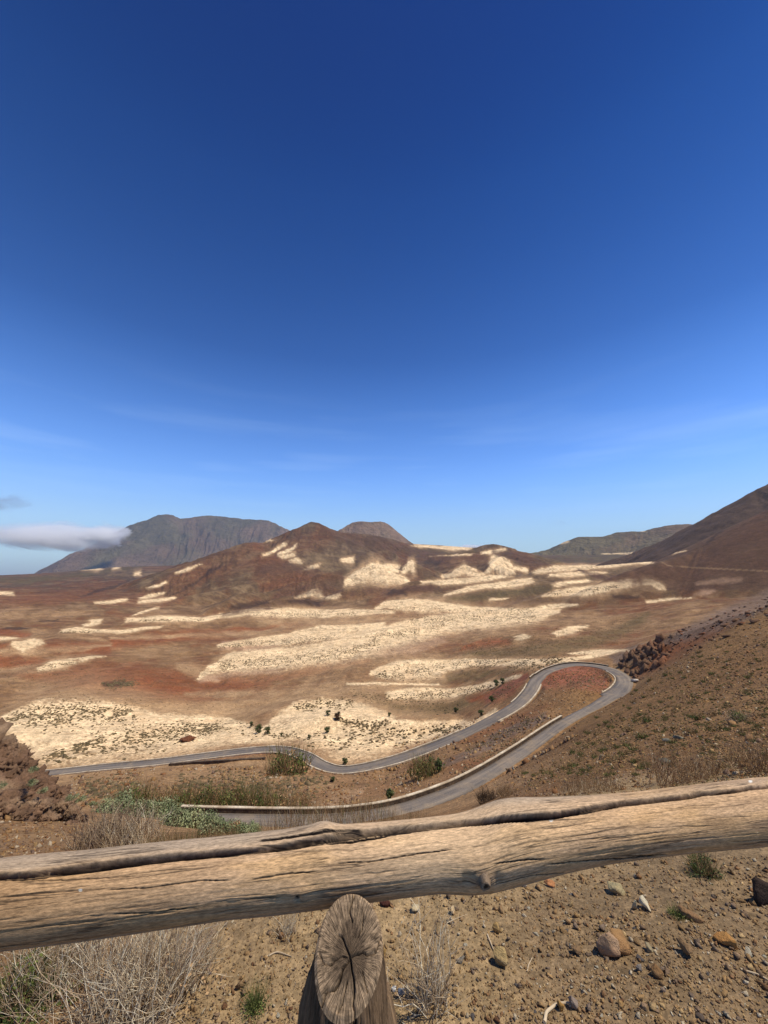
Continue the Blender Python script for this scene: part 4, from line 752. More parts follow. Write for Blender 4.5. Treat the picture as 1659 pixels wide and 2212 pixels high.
def sample_px(n, x0, x1, y0, y1, f=None, rmin=.6, rmax=1e9):
    out = []
    while len(out) < n:
        px, py = RNG.uniform(x0, x1), RNG.uniform(y0, y1)
        if f is not None and RNG.random() > f(px, py): continue
        p = at_px(px, py, rmin)
        if p.to_2d().length < rmax: out.append(p[:])
    return np.array(out)
OCA = np.array(OC)
smallp = [hull(8, 1, RNG.uniform(.6, .95), RNG.uniform(.45, .75), s) for s in range(14)]
# fine gravel: under the fence and up the near slopes
clump = lambda px, py: .35 + .65 * float(vnoise(np.array(px / 90.), np.array(py / 50.), 9) * .5 + .5)
PG = sample_px(46000, -420, 2080, 1850, 2330, clump); rg_ = np.hypot(PG[:, 0], PG[:, 1]); sz = np.exp(RNG.normal(math.log(.0038), .66, len(PG))) * (rg_ / 2.2) ** .75
cg = OCA[RNG.integers(0, len(OC), len(PG))] * RNG.uniform(.7, 1.1, (len(PG), 1)); cg = cg * .6 + srgb(152, 120, 82) * .85 * .4
PG[:, 2] += sz * .2; scatter_mesh('gravel', smallp, PG, np.clip(sz, .0018, .026), cg, M_GRAVEL, label='fine brown and ochre gravel strewn over the dry soil under the rail')
PH = np.concatenate([sample_px(6500, 1050, 1680, 1500, 1720, lambda x, y: .25 + .75 * sstep(1500, 1660, y), 2.5, 60), sample_px(1600, -20, 330, 1730, 1850, None, 2.5, 16), sample_px(2200, 1150, 1680, 1300, 1520, None, 20, 150), sample_px(1500, 1150, 1330, 1445, 1545, None, 60, 200), sample_px(2600, 150, 900, 1655, 1745, lambda x, y: .2 + .8 * float(vnoise(np.array(x / 40.), np.array(y / 14.), 5) > -.1), 58, 150), sample_px(1500, 850, 1250, 1540, 1700, None, 62, 150)])
rh = np.hypot(PH[:, 0], PH[:, 1]); sh = np.minimum(np.exp(RNG.normal(math.log(.0034), .5, len(PH))) * rh ** .85, .5)
sh[-4100:] *= 2.0
keep = np.array([np.min(np.hypot(RD[::2, 0] - p[0], RD[::2, 1] - p[1])) > 2.9 for p in PH]); PH = PH[keep]; sh = sh[keep]
ch = OCA[RNG.integers(0, len(OC), len(PH))] * RNG.uniform(.6, 1.05, (len(PH), 1)); ch = ch * .55 + srgb(140, 98, 60) * .8 * .45; scatter_mesh('scree', smallp, PH, sh, ch, M_GRAVEL, label='loose brown scree on the slope beyond the fence')

# countable stones under the rail
stone_protos = []
for s in range(12):
    V, Fc = hull(10, 1.1, random.uniform(.65, 1), random.uniform(.45, .75), 100 + s, .04, 1); me = mesh_obj('stone', V, Fc, M_STONES).data; stone_protos.append(me); bpy.data.objects.remove(bpy.data.objects['stone'] if 'stone' in bpy.data.objects else COL.objects[-1])
SPN = sample_px(235, -10, 1665, 1900, 2225, lambda x, y: (.3 + .7 * clump(x, y)) * (0 if (640 < x < 850 and y > 1960) else 1) * (0.25 if x < 620 else 1)); 
for q, p in enumerate(SPN):
    r = math.hypot(p[0], p[1]); s = min(.034, .0085 * math.exp(abs(random.gauss(0, .42))) * (r / 2.2) ** .5)
    o = bpy.data.objects.new('stone', stone_protos[q % 12]); COL.objects.link(o); o.location = (p[0], p[1], p[2] + s * .15); o.scale = (s, s, s * random.uniform(.7, 1)); o.rotation_euler = (random.uniform(-.4, .4), random.uniform(-.4, .4), random.uniform(0, 6.28))
    tag(o, 'small angular stone lying loose on the dry soil below the rail', 'stone', 'small loose stones on the soil below the rail')
def big_rock(px, py, wpx, hpx, c1, c2, label, seed, name='rock', n=14, rough=.12, tilt=(0, 0), rmin=.6, sub=3, cat='rock', flatn=1.0, rr=None):
    p = at_px(px, py + hpx * .45, rmin) if rr is None else Vector(world(px, py + hpx * .45, rr)); d = np.array(pdir(px, py)); dist = (Vector((p[0], p[1], p[2] - EYE))).length; zc = CP * p[1] + SP * (p[2] - EYE)
    sx = wpx / F * zc * .52; sz_ = hpx / F * zc * .52 * flatn
    V, Fc = hull(n, 1, .8, 1, seed, rough, sub); V = V * (sx, (sx + sz_) * .5, sz_)
    m = rock_mat(label[:20], [c1, c2]); 
    o = mesh_obj(name, V, Fc, m); a = math.atan2(p[0], p[1]); o.rotation_euler = (tilt[0], tilt[1], -a); o.location = (p[0] + math.sin(a) * sx * .3, p[1] + math.cos(a) * sx * .3, p[2] + sz_ * .55); tag(o, label, cat); return o
Rk = [
 (1314, 2042, 52, 56, (196,164,128), (150,112,84), 'brown angular rock with a pale lit top leaning on a taller tan slab', 3, (.1, .35)),
 (1340, 2022, 50, 84, (176,136,88), (148,110,72), 'tall tan slab standing behind the brown angular rock', 5, (-.1, -.25)),
 (1402, 1956, 44, 24, (226,216,184), (196,176,140), 'larger white rock of the jagged white pair right of centre', 7, (.1, .5)),
 (1372, 1953, 18, 32, (214,204,170), (160,140,104), 'thin upright white rock left of the larger white one', 9, (0, .2)),
 (1571, 2034, 50, 30, (196,150,88), (160,104,56), 'ochre orange rock with a hollow underside near the right edge', 11, (.3, .1)),
 (1478, 2052, 46, 34, (150,120,84), (124,98,72), 'flat brown slab with one dark shaded edge between ochre and angular rocks', 13, (.3, -.5)),
 (1082, 2068, 36, 46, (206,176,116), (142,118,88), 'pointed yellowish rock with a dark front face beside a dry stick', 15, (.2, .1)),
 (1330, 1919, 44, 30, (196,180,132), (150,132,100), 'pale yellow block below the knot side of the rail', 17, (0, 0)),
 (832, 1950, 34, 20, (92,56,44), (70,44,36), 'dark reddish rock close to the right of the post top', 19, (0, .2)),
 (896, 1963, 24, 20, (214,196,156), (180,156,116), 'small cream rock right of the dark reddish rock', 21, (0, 0)),
 (1648, 1925, 44, 66, (72,58,48), (52,42,36), 'dark brown boulder cut by the right edge of the picture', 23, (0, 0)),
 (866, 2142, 18, 32, (150,152,156), (120,122,126), 'thin grey stone plate standing right of the post', 25, (.2, .3)),
 (852, 2136, 13, 16, (232,228,214), (206,196,176), 'tiny white stone touching the thin grey plate', 27, (0, 0)),
 (996, 2075, 28, 16, (146,136,118), (120,112,98), 'flat grey green stone left of the pointed yellowish rock', 29, (0, 0)),
 (829, 2064, 22, 26, (176,140,80), (120,92,60), 'round ochre stone with a dark base beside the post', 31, (0, 0)),
 (267, 2200, 26, 44, (232,226,212), (206,196,176), 'white rock in the dry bush at the bottom left', 33, (0, .2)),
 (1490, 1978, 54, 22, (158,122,82), (124,96,70), 'brown flat rock with a dark undercut below the low green tuft', 35, (.1, .15)),
 (1072, 2004, 22, 26, (196,162,104), (160,128,82), 'ochre stone standing above the pointed yellowish rock', 37, (0, 0)),
 (978, 1966, 16, 20, (212,186,140), (180,150,110), 'cream pebble cluster stone below the rail knot', 39, (0, 0)),
 (1212, 2170, 16, 28, (184,142,78), (150,112,64), 'upright ochre stone beside the pale curved stick', 41, (0, .1)),
 (1240, 2165, 24, 34, (170,150,130), (120,104,92), 'grey brown stone with a white vein by the curved stick', 43, (.1, -.1)),
 (1183, 1868, 26, 24, (92,84,80), (70,64,62), 'dark grey stone under the middle of the rail', 45, (0, 0)), (1152, 1880, 22, 22, (124,112,104), (92,84,78), 'mid grey stone just below the rail left of the darkest one', 47, (0, 0)),
 (1188, 1910, 26, 16, (206,146,98), (170,116,76), 'flat orange stone below the rail', 49, (0, 0)), (1130, 1904, 24, 24, (222,214,196), (180,168,146), 'white crumbly stone left of the flat orange one', 51, (0, 0)),
 (1380, 2090, 20, 20, (150,140,130), (120,110,100), 'small grey stone under the pair of brown rocks', 53, (0, 0)), (1245, 2055, 28, 20, (150,120,84), (120,96,70), 'brown stone left of the pair of large rocks', 55, (0, 0)), (1420, 2100, 26, 28, (150,112,70), (116,92,66), 'chunky brown stone below the flat slab', 57, (0, 0)), (1400, 2048, 26, 18, (170,156,120), (140,124,96), 'small pale block between the large rocks and the flat slab', 59, (0, 0)),
]
for (px, py, wp, hp, c1, c2, lb, sd_, ti) in Rk: big_rock(px, py, wp, hp, srgb(*c1) * .85, srgb(*c2) * .85, lb, sd_, tilt=ti, n=9 + sd_ % 4, rough=.06)
# distant and mid boulders
big_rock(404, 1597, 38, 13, srgb(132, 84, 56) * .8, srgb(96, 60, 42) * .8, 'dark brown boulder alone on the cream mound above the lower road', 71, rmin=150, rough=.3)
big_rock(1436, 1645, 34, 16, srgb(112, 112, 98) * .8, srgb(92, 90, 80) * .8, 'grey green boulder on the right slope left of the tall dry bush', 73, rmin=5)
big_rock(1441, 1599, 20, 8, srgb(150, 146, 130) * .8, srgb(120, 116, 104) * .8, 'flat grey boulder higher on the right slope', 75, rmin=8); big_rock(1467, 1594, 26, 9, srgb(150, 146, 126) * .8, srgb(120, 116, 100) * .8, 'grey boulder right beside the flat one on the right slope', 77, rmin=8)
big_rock(1372, 1470, 20, 11, srgb(214, 204, 190) * .85, srgb(190, 176, 156) * .85, 'white painted block at the outer end of the hairpin', 79, rmin=100)
M_RIDGE = rock_mat('crest rocks', [srgb(*c) * .8 for c in ((128, 96, 72), (108, 82, 62), (140, 94, 66), (122, 100, 82), (94, 72, 56))], True)
def sharp(co, s): return mnoise.turbulence(co * s, 4, False, noise_basis='VORONOI_F1') if False else mnoise.ridged_multi_fractal(co * s, .9, 2.1, 4, 1.0, 2.0)
def blob_mass(name, blobs, label, cat, mat, colf, seed, sub=4, rough=.32, flat=False):
    Vs = []; Fs = []; off = 0; Cs = []
    for q, (c, r3) in enumerate(blobs):
        bm = bmesh.new(); bmesh.ops.create_icosphere(bm, subdivisions=sub, radius=1.0)
        for v in bm.verts:
            n_ = v.co.copy(); w_ = Vector((n_.x * r3[0], n_.y * r3[1], n_.z * r3[2])); k_ = 1.5 / max(r3); cc_ = (w_ + Vector(c)) * k_
            vv_ = mnoise.voronoi(cc_ * 1.5 + Vector((seed, 0, 0)))[0]; vw_ = mnoise.voronoi(cc_ * 4.2 + Vector((0, seed, 0)))[0]; d = -(max(0, .22 - (vv_[1] - vv_[0])) * 2.2 + max(0, .2 - (vw_[1] - vw_[0])) * .8) * rough * 1.6 + (vw_[0] - .3) * -.35 * rough + mnoise.noise(cc_ * 1.6) * rough * .9 + mnoise.noise(cc_ * 5) * rough * .35 + mnoise.noise(cc_ * 12) * rough * .2; v.co = w_ * (1 + d) + Vector(c)
        bm.verts.index_update(); V = np.array([v.co[:] for v in bm.verts]); Vs.append(V); Fs.append(np.array([[v.index for v in f.verts] for f in bm.faces]) + off); off += len(V); bm.free(); Cs.append(colf(V, q))
    o = mesh_obj(name, np.concatenate(Vs), np.concatenate(Fs), mat, smooth=not flat, cols=np.concatenate(Cs)); tag(o, label, cat); return o
def hull_mass(name, items, label, cat, mat, colf, seed):
    Vs = []; Fs = []; off = 0; Cs = []
    for q, (c, r3) in enumerate(items):
        V, Fc = hull(9, r3[0] * 1.15, r3[1] * 1.1, r3[2] * 1.1, seed + q, .09 * min(r3), 1); an = seed * 1.3 + q * 2.4; ca, sa = math.cos(an), math.sin(an); tl_ = .35 * math.sin(q * 1.7); V = V @ np.array([[ca, sa, 0], [-sa, ca, 0], [0, 0, 1]]) @ np.array([[1, 0, 0], [0, math.cos(tl_), math.sin(tl_)], [0, -math.sin(tl_), math.cos(tl_)]]) + np.array(c)
        Vs.append(V); Fs.append(Fc + off); off += len(V); Cs.append(colf(V, q))
    o = mesh_obj(name, np.concatenate(Vs), np.concatenate(Fs), mat, cols=np.concatenate(Cs)); tag(o, label, cat); return o
def mass_mat(name, sc):
    m, t, b = new_mat(name); k = NB(t); geo = k.n('ShaderNodeNewGeometry').outputs['Position']; c = k.n('ShaderNodeVertexColor', layer_name='tint').outputs['Color']
    c = k.mul(c, k.mr(k.noise(geo, sc, 6, .65), .3, .7, .65, 1.35)); c = k.mul(c, k.mr(k.noise(geo, sc * 6, 4, .65), .3, .7, .8, 1.2)); k.L.new(c, b.inputs['Base Color']); p = k.bump(k.noise(geo, sc * 1.6, 6, .7), .9, .25 / sc); k.L.new(k.bump(k.noise(geo, sc * 8, 4, .7), .8, .04 / sc, p), b.inputs['Normal']); return m
M_CRAG = mass_mat('crag rock', 2.2); M_CLIFF = mass_mat('cliff rock', .45)
def col_out(V, q):
    n_ = fbm(V[:, 0] * 1.1, V[:, 1] * 1.1 + V[:, 2], 301, 3)[:, None]; return srgb(120, 92, 70) * .85 + (srgb(152, 126, 98) * .85 - srgb(120, 92, 70) * .85) * sstep(-.3, .4, n_)
ob = [(4,1622,19,.55,.5),(-30,1640,19,1.0,1.0),(26,1650,18.8,.7,.6),(0,1672,18.5,.9,.8),(48,1668,18.6,.5,.5),(-30,1710,18,1.3,1.0),(60,1695,18.2,.7,.6),(20,1720,17.6,.9,.7),(92,1700,18,.5,.45),(82,1728,17.5,.7,.55),(118,1722,17.8,.5,.4),(132,1738,17.5,.5,.4),(118,1752,17,.6,.4),(70,1755,16.6,.7,.5),(30,1765,16.2,.7,.45),(150,1762,16.8,.4,.3),(-20,1755,16.5,1.0,.7),(-90,1650,19,1.6,1.5),(172,1772,16.5,.28,.22),(35,1622,19.2,.35,.3),(100,1772,16.2,.4,.28),(150,1788,16,.3,.2)]
blobs = []; rq = random.Random(3)
for (px, py, r, a_, b_) in ob:
    blobs.append((tuple(world(px, py, r)), (a_ * .82, a_ * .82, b_ * .8)))
    for _ in range(6): k_ = rq.uniform(.2, .42); blobs.append((tuple(world(px + rq.uniform(-1, 1) * a_ * 36, py + rq.uniform(-.75, .9) * b_ * 34, r - a_ * .45)), (a_ * k_, a_ * k_, b_ * k_)))
ang = [b_ for q, b_ in enumerate(blobs)]
for q, ((x_, y_, z_), r3) in enumerate(list(blobs)):
    if q % 7 == 0:
        for _ in range(5): k_ = rq.uniform(.3, .55); ang.append(((x_ + rq.uniform(-.6, .6) * r3[0], y_ + rq.uniform(-.8, 0) * r3[0], z_ + rq.uniform(-.5, .8) * r3[2]), (r3[0] * k_, r3[0] * k_, r3[2] * k_)))
ang = [(c_, (r_[0] * 1.1, r_[1] * .95, r_[2] * 1.1)) for c_, r_ in ang]
blob_mass('rock_outcrop', blobs, 'rugged brown lava outcrop with dark hollows at the left edge', 'rock outcrop', M_CRAG, col_out, 3.0, 4, .38, True)
def col_cliff(V, q):
    px, py = proj(V[:, 0], V[:, 1], V[:, 2]); red = .6 * sstep(1395, 1440, px) * sstep(1375, 1400, py + (1440 - px) * -.1); n_ = fbm(V[:, 0] * .2, V[:, 1] * .2 + V[:, 2] * .3, 303, 3)
    a_ = srgb(122, 94, 72) * .85; b_ = srgb(150, 96, 66) * .85; return a_ + (b_ - a_) * np.clip(red + n_ * .5, 0, 1)[:, None]
cb_ = []
for q in range(95):
    px = rq.uniform(1340, 1440); top = np.interp(px, [1340, 1366, 1380, 1440], [1434, 1412, 1402, 1372]); bot = np.interp(px, [1340, 1366, 1380, 1400, 1440], [1440, 1456, 1462, 1452, 1428]); py = rq.uniform(top, bot); p = at_px(px, py, 100); a_ = rq.uniform(.8, 2.4); cb_.append(((p[0], p[1], p[2] - a_ * .3), (a_, a_ * .8, a_ * rq.uniform(.9, 1.9))))
hull_mass('rock_cliff', cb_, 'steep reddish and grey rock cliff right beside the hairpin bend', 'cliff', M_CLIFF, col_cliff, 600)
rock_pr = []
for q in range(8):
    V, Fc = hull(15, 1, random.uniform(.6, .9), random.uniform(.45, .8), 400 + q, .12, 1); o = mesh_obj('crest_rock', V, Fc, M_RIDGE); rock_pr.append(o.data); bpy.data.objects.remove(o)
for q in range(210):
    f_ = rq.random(); px = 1378 + 300 * f_; yc_ = np.interp(px, [1370, 1400, 1450, 1520, 1590, 1659, 1700], [1408, 1388, 1366, 1342, 1312, 1287, 1270]); py = yc_ + 2 + 60 * rq.random() ** 1.5 * (1.2 if px < 1440 else .9); p = at_px(px, py, 60); s_ = rq.uniform(.25, .9) * (1.7 if rq.random() < .15 else 1) * (.6 + .4 * math.hypot(p[0], p[1]) / 150)
    o = bpy.data.objects.new('rock', rock_pr[q % 8]); COL.objects.link(o); o.location = (p[0], p[1], p[2] + s_ * .1); o.scale = (s_ * 1.2, s_, s_ * rq.uniform(.7, 1.1)); o.rotation_euler = (rq.uniform(-.3, .3), rq.uniform(-.3, .3), rq.uniform(0, 6.28)); tag(o, 'dark broken rock on the jagged crest of the right slope', 'rock', 'broken rocks along the crest of the right slope')

# ------------------------------------------------------------------ plants
def veg_mat(name, rough=.85, trans=0.0):
    m, t, b = new_mat(name); k = NB(t); c = k.n('ShaderNodeVertexColor', layer_name='tint').outputs['Color']; geo = k.n('ShaderNodeTexCoord').outputs['Object']
    k.L.new(k.mul(c, k.mr(k.noise(geo, 9, 3), .3, .7, .75, 1.25)), b.inputs['Base Color']); b.inputs['Roughness'].default_value = rough; return m
M_VEG = veg_mat('plant')
def twigs(n, h, spread, w, cols, seed, curl=.3, base=.1, seg=4, lean=(0, 0), branch=0, flat_top=False):
    rg = np.random.default_rng(seed); V = []; Fq = []; Cc = []
    def strand(p, d, ln, w0, c, s=seg):
        pts = [p]; dd = d.copy()
        for q in range(s): dd = dd + rg.normal(size=3) * curl * .35; dd[2] += .04; dd /= np.linalg.norm(dd); pts.append(pts[-1] + dd * ln / s)
        side = np.cross(dd, rg.normal(size=3)); side /= np.linalg.norm(side) + 1e-9; s2 = np.cross(side, dd)
        b0 = len(V)
        for q, pt in enumerate(pts):
            ww = w0 * (1 - .8 * q / s)
            for k_ in range(3): an = k_ * 2.094; V.append(pt + (side * math.cos(an) + s2 * math.sin(an)) * ww); Cc.append(c)
        for q in range(s):
            for k_ in range(3): Fq.append((b0 + q * 3 + k_, b0 + q * 3 + (k_ + 1) % 3, b0 + q * 3 + 3 + (k_ + 1) % 3, b0 + q * 3 + 3 + k_))
        return pts
    for i in range(n):
        an = rg.uniform(0, 6.283); el = rg.uniform(.0, 1) ** .7 * spread; d = np.array([math.cos(an) * math.sin(el) + lean[0], math.sin(an) * math.sin(el) + lean[1], math.cos(el)]); d /= np.linalg.norm(d)
        rb_ = base * math.sqrt(rg.random()); an2 = rg.uniform(0, 6.283); p = np.array([math.cos(an2) * rb_, math.sin(an2) * rb_, -.01]); ln = h * rg.uniform(.45, 1.05); c = cols[rg.integers(len(cols))] * rg.uniform(.75, 1.2)
        pts = strand(p, d, ln, w * rg.uniform(.7, 1.3), c)
        for b_ in range(branch): q = rg.integers(1, seg); strand(pts[q], d + rg.normal(size=3) * .5, ln * rg.uniform(.25, .5), w * .55, c * 1.05, 3)
    return np.array(V), np.array(Fq), np.array(Cc)
def leafy(n, r3, leaf, cols, seed, lobes=9, mn=.55):
    rg = np.random.default_rng(seed); L_c = rg.normal(size=(lobes, 3)); L_c /= np.linalg.norm(L_c, axis=1)[:, None]; L_c *= rg.uniform(.3, .75, (lobes, 1)); L_c[:, 2] = np.abs(L_c[:, 2]) * .9
    lr = rg.uniform(.28, .5, lobes); which = rg.integers(0, lobes, n); d = rg.normal(size=(n, 3)); d /= np.linalg.norm(d, axis=1)[:, None]; rad = lr[which] * rg.uniform(mn, 1.05, n)
    P = (L_c[which] + d * rad[:, None]) * r3; P[:, 2] = np.maximum(P[:, 2], .0); a_ = rg.normal(size=(n, 3)); a_ /= np.linalg.norm(a_, axis=1)[:, None]; b_ = np.cross(a_, d); b_ /= np.linalg.norm(b_, axis=1)[:, None] + 1e-9
    s_ = leaf * rg.uniform(.6, 1.3, (n, 1)); V = np.stack([P - a_ * s_ - b_ * s_ * .2, P + b_ * s_ * .6, P + a_ * s_ + b_ * s_ * .1, P - b_ * s_ * .6], 1).reshape(-1, 3); lc = cols[which % len(cols)] * rg.uniform(.8, 1.2, (n, 1)); return V, np.arange(n * 4).reshape(n, 4), np.repeat(lc, 4, 0)
def veg_obj(name, parts, mat=None, parent=None):
    V = []; Fq = []; Cc = []; off = 0
    for v, f, c in parts: V.append(v); Fq.append(f + off); Cc.append(c); off += len(v)
    return mesh_obj(name, np.concatenate(V), np.concatenate(Fq), mat or M_VEG, parent, cols=np.clip(np.concatenate(Cc), 0, 1))
def place(o, p, s=1, rz=None): o.location = p; o.scale = (s, s, s); o.rotation_euler = (0, 0, random.uniform(0, 6.28) if rz is None else rz)
G = lambda *c: [srgb(*x) * .8 for x in c]
DRY = G((232,212,176), (206,182,146), (186,160,128), (240,226,196), (160,134,104)); DRYB = G((172,138,98), (150,118,82), (188,154,112), (136,108,78)); GREENS = np.array(G((104,112,56), (84,98,50), (122,124,70), (74,86,44))); SAGE = np.array(G((138,144,104), (120,130,92), (156,158,116), (104,114,78))); DARKG = np.array(G((88,98,58), (72,86,50), (104,110,66)))
def gp(px, py): return at_px(px, py)
def szpx(p, hpx):               # metres for a height of hpx photo pixels at the point p
    zc = CP * p[1] + SP * (p[2] - EYE); return hpx / F * zc
def plant(name, label, cat, px, py, hpx, parts_fn, group=None, rmin=.6, extra=1.0):
    p = at_px(px, py, rmin); s = szpx(p, hpx) * extra; o = None; e = empty(name, p); tag(e, label, cat, group); e.scale = (s, s, s); e.rotation_euler = (0, 0, random.uniform(0, 6.28))
    for nm, pr in parts_fn(): veg_obj(nm, pr, None, e)
    return e
# big dry bush, bottom left: pale twigs with a green part
plant('dry_bush', 'large pale dry twiggy bush with thin grey stems filling the bottom left', 'bush', 285, 2185, 225, lambda: [('stems', [twigs(430, 1.0, 1.05, .0050, DRY, 1, .5, .45, 5, branch=1)]), ('dead_leaves', [leafy(900, np.array((.9, .9, .45)), .016, np.array(DRYB), 2)])])
plant('dry_bush', 'dense grey dry bush behind the large pale one at the left edge', 'bush', 120, 2130, 170, lambda: [('stems', [twigs(300, 1.0, .95, .0055, DRY, 5, .5, .5, 5, branch=1)])])
plant('green_bush', 'small olive green bush growing inside the dry twigs at the left edge', 'bush', 45, 2180, 150, lambda: [('foliage', [leafy(1500, np.array((.75, .75, .7)), .030, GREENS, 3), twigs(240, .9, 1.0, .006, list(GREENS) + DRYB, 6, .4, .3)])])
plant('dry_bush', 'thin upright reddish dry twigs under the left part of the rail', 'bush', 395, 2110, 120, lambda: [('stems', [twigs(200, 1.05, .8, .006, DRY[:2] + G((184,152,132)), 7, .4, .5, 5, branch=1)])])
plant('green_tuft', 'small bright green tuft left of the post', 'plant', 548, 2180, 58, lambda: [('foliage', [leafy(420, np.array((.7, .7, .6)), .035, GREENS * 1.1, 8), twigs(160, 1.0, .8, .008, list(GREENS * 1.15), 9, .4, .25)])])
plant('dry_tuft', 'wispy pale dry tuft between the rail and the small green tuft', 'plant', 622, 2020, 66, lambda: [('stems', [twigs(70, 1.0, .8, .006, DRY, 11, .4, .3, 4, branch=1)])])
plant('dry_twigs', 'bare branching dry twigs standing right of the post', 'plant', 935, 2170, 170, lambda: [('stems', [twigs(48, 1.05, .75, .007, DRY, 12, .55, .18, 6, branch=3), twigs(30, .6, 1.2, .005, DRY, 13, .6, .2, 4, branch=2)])])
plant('green_shrub', 'dark green shrub in the shade under the right part of the rail', 'plant', 1520, 1885, 55, lambda: [('foliage', [leafy(500, np.array((.9, .9, .5)), .04, DARKG * 1.3, 14), twigs(200, .9, 1.1, .012, list(GREENS) + DRYB, 15, .4, .4)])])
plant('green_tuft', 'low fresh green tuft beside the flat brown rock', 'plant', 1468, 1980, 28, lambda: [('foliage', [leafy(300, np.array((1.2, .8, .4)), .05, GREENS * 1.25, 16), twigs(110, .9, 1.0, .014, list(GREENS * 1.2), 17, .4, .6)])])
# sticks lying on the soil
def stick(pts, w, label):
    P_ = [np.array(at_px(*q)) + (0, 0, w * .8 + .003 * (i % 2)) for i, q in enumerate(pts)]; P_ = catmull(P_, 6); V = []; n_ = len(P_)
    for i, p in enumerate(P_):
        t_ = P_[min(i + 1, n_ - 1)] - P_[max(i - 1, 0)]; t_ /= np.linalg.norm(t_) + 1e-9; a_ = np.cross(t_, [0, 0, 1]); a_ /= np.linalg.norm(a_) + 1e-9; b_ = np.cross(a_, t_); ww = w * (1 - .5 * i / n_)
        for k_ in range(7): an = k_ / 7 * 6.283; V.append(p + (a_ * math.cos(an) + b_ * math.sin(an)) * ww * (1 + .15 * math.sin(i + k_)))
    Fq = [(i * 7 + k_, i * 7 + (k_ + 1) % 7, i * 7 + 7 + (k_ + 1) % 7, i * 7 + 7 + k_) for i in range(n_ - 1) for k_ in range(7)] + [tuple(range(7)), tuple((n_ - 1) * 7 + k_ for k_ in range(7))[::-1]]
    o = mesh_obj('stick', V, Fq, M_VEG, smooth=True, cols=np.tile(srgb(206, 184, 150) * .8, (len(V), 1))); tag(o, label, 'stick')
stick([(1176, 2212), (1183, 2190), (1205, 2172), (1228, 2172), (1244, 2178)], .006, 'pale curved stick at the bottom right of centre')
stick([(1053, 2020), (1062, 2045), (1078, 2078)], .0035, 'thin dark stick touching the pointed yellowish rock'); stick([(1600, 2095), (1640, 2110), (1670, 2125)], .004, 'straight pale stick at the lower right edge')
stick([(1138, 2100), (1143, 2085), (1150, 2070)], .0025, 'short pale stick right of the pointed yellowish rock'); stick([(575, 2068), (600, 2060), (630, 2068)], .003, 'thin forked stick left of the post')
# bushes just beyond the fence
plant('dry_bush', 'tall grey dry bush rising above the left part of the rail', 'bush', 232, 1838, 84, lambda: [('stems', [twigs(520, 1.0, .75, .010, DRY[1:3] + G((140,122,108), (120,98,80)), 21, .4, .75, 4, branch=1)])], rmin=2.5)
plant('dry_bush', 'pale dry bush with one long stem leaning right, behind the rail', 'bush', 292, 1835, 78, lambda: [('stems', [twigs(240, 1.0, .8, .009, DRY, 22, .4, .7, 4, branch=1), twigs(4, 1.6, .5, .012, [DRY[0]], 23, .2, .3, lean=(.5, 0))])], rmin=2.5)
for q, (px, py, hp, w_) in enumerate([(350,1832,34,1),(400,1828,32,1),(450,1822,30,1),(495,1818,24,1)]):
    plant('grass_clump', ['brown grass clump right of the pale dry bush','brown grass clump under the sage bushes','low brown grass clump behind the rail left of the road','shortest brown grass clump behind the rail'][q], 'grass clump', px, py, hp, lambda: [('blades', [twigs(330, 1.0, .5, .010, DRYB + list(GREENS[:1]), 30 + q, .3, 1.0, 3)])], 'brown grass clumps behind the rail', 2.5)
for q, (px, py, hp) in enumerate([(600,1800,42),(640,1798,52),(685,1794,50),(728,1792,54),(772,1788,56),(815,1785,44),(860,1780,30),(905,1775,22)]):
    plant('grass_clump', ['first','second','third','fourth','fifth','sixth','seventh','eighth'][q] + ' wispy dry grass clump from the left between rail and road wall', 'grass clump', px, py, hp, lambda: [('blades', [twigs(230, 1.0, .42, .006, DRYB + DRY[:1] + list(GREENS[:1]), 40 + q, .3, 1.1, 3)])], 'wispy grass clumps in front of the road wall', 2.5)
sage = [(228,1760,30,'leftmost sage bush above the tall grey dry bush'),(262,1758,36,'sage bush right above the dry bush'),(300,1768,34,'dull sage bush between dry bush and wall end'),(332,1772,36,'broad sage bush left of the wall end'),(366,1758,28,'compact grey green bush hiding the left end of the road wall'),(376,1788,36,'dense green bush below the wall end'),(408,1792,38,'yellowish green bush in the middle of the sage row'),(440,1794,36,'light sage bush with gaps right of the yellowish one'),(463,1806,38,'dark green round bush at the right of the sage row'),(500,1800,24,'half dry brownish bush beside the round dark one'),(527,1806,26,'low flat pale green bush nearest the road'),(548,1802,18,'tiny green bush at the right end of the sage row')]
for q, (px, py, hp, lb) in enumerate(sage):
    cols_b = [SAGE, SAGE, SAGE * .9, SAGE, SAGE, SAGE * .85, np.array(G((150,152,108), (134,140,100))), SAGE * 1.05, SAGE * .85, np.array(DRYB + list(SAGE[:1])), SAGE * 1.05, SAGE][q]
    plant('sage_bush', lb, 'bush', px, py - 4, hp * 1.2, lambda: [('foliage', [leafy(2600, np.array((.85, .85, .95)), .045, cols_b * 1.2, 50 + q, 14)]), ('stems', [twigs(60, .8, .9, .012, DRYB, 70 + q, .4, .3)])], 'sage bushes between the fence and the road wall', 9 if q != 4 else 14)
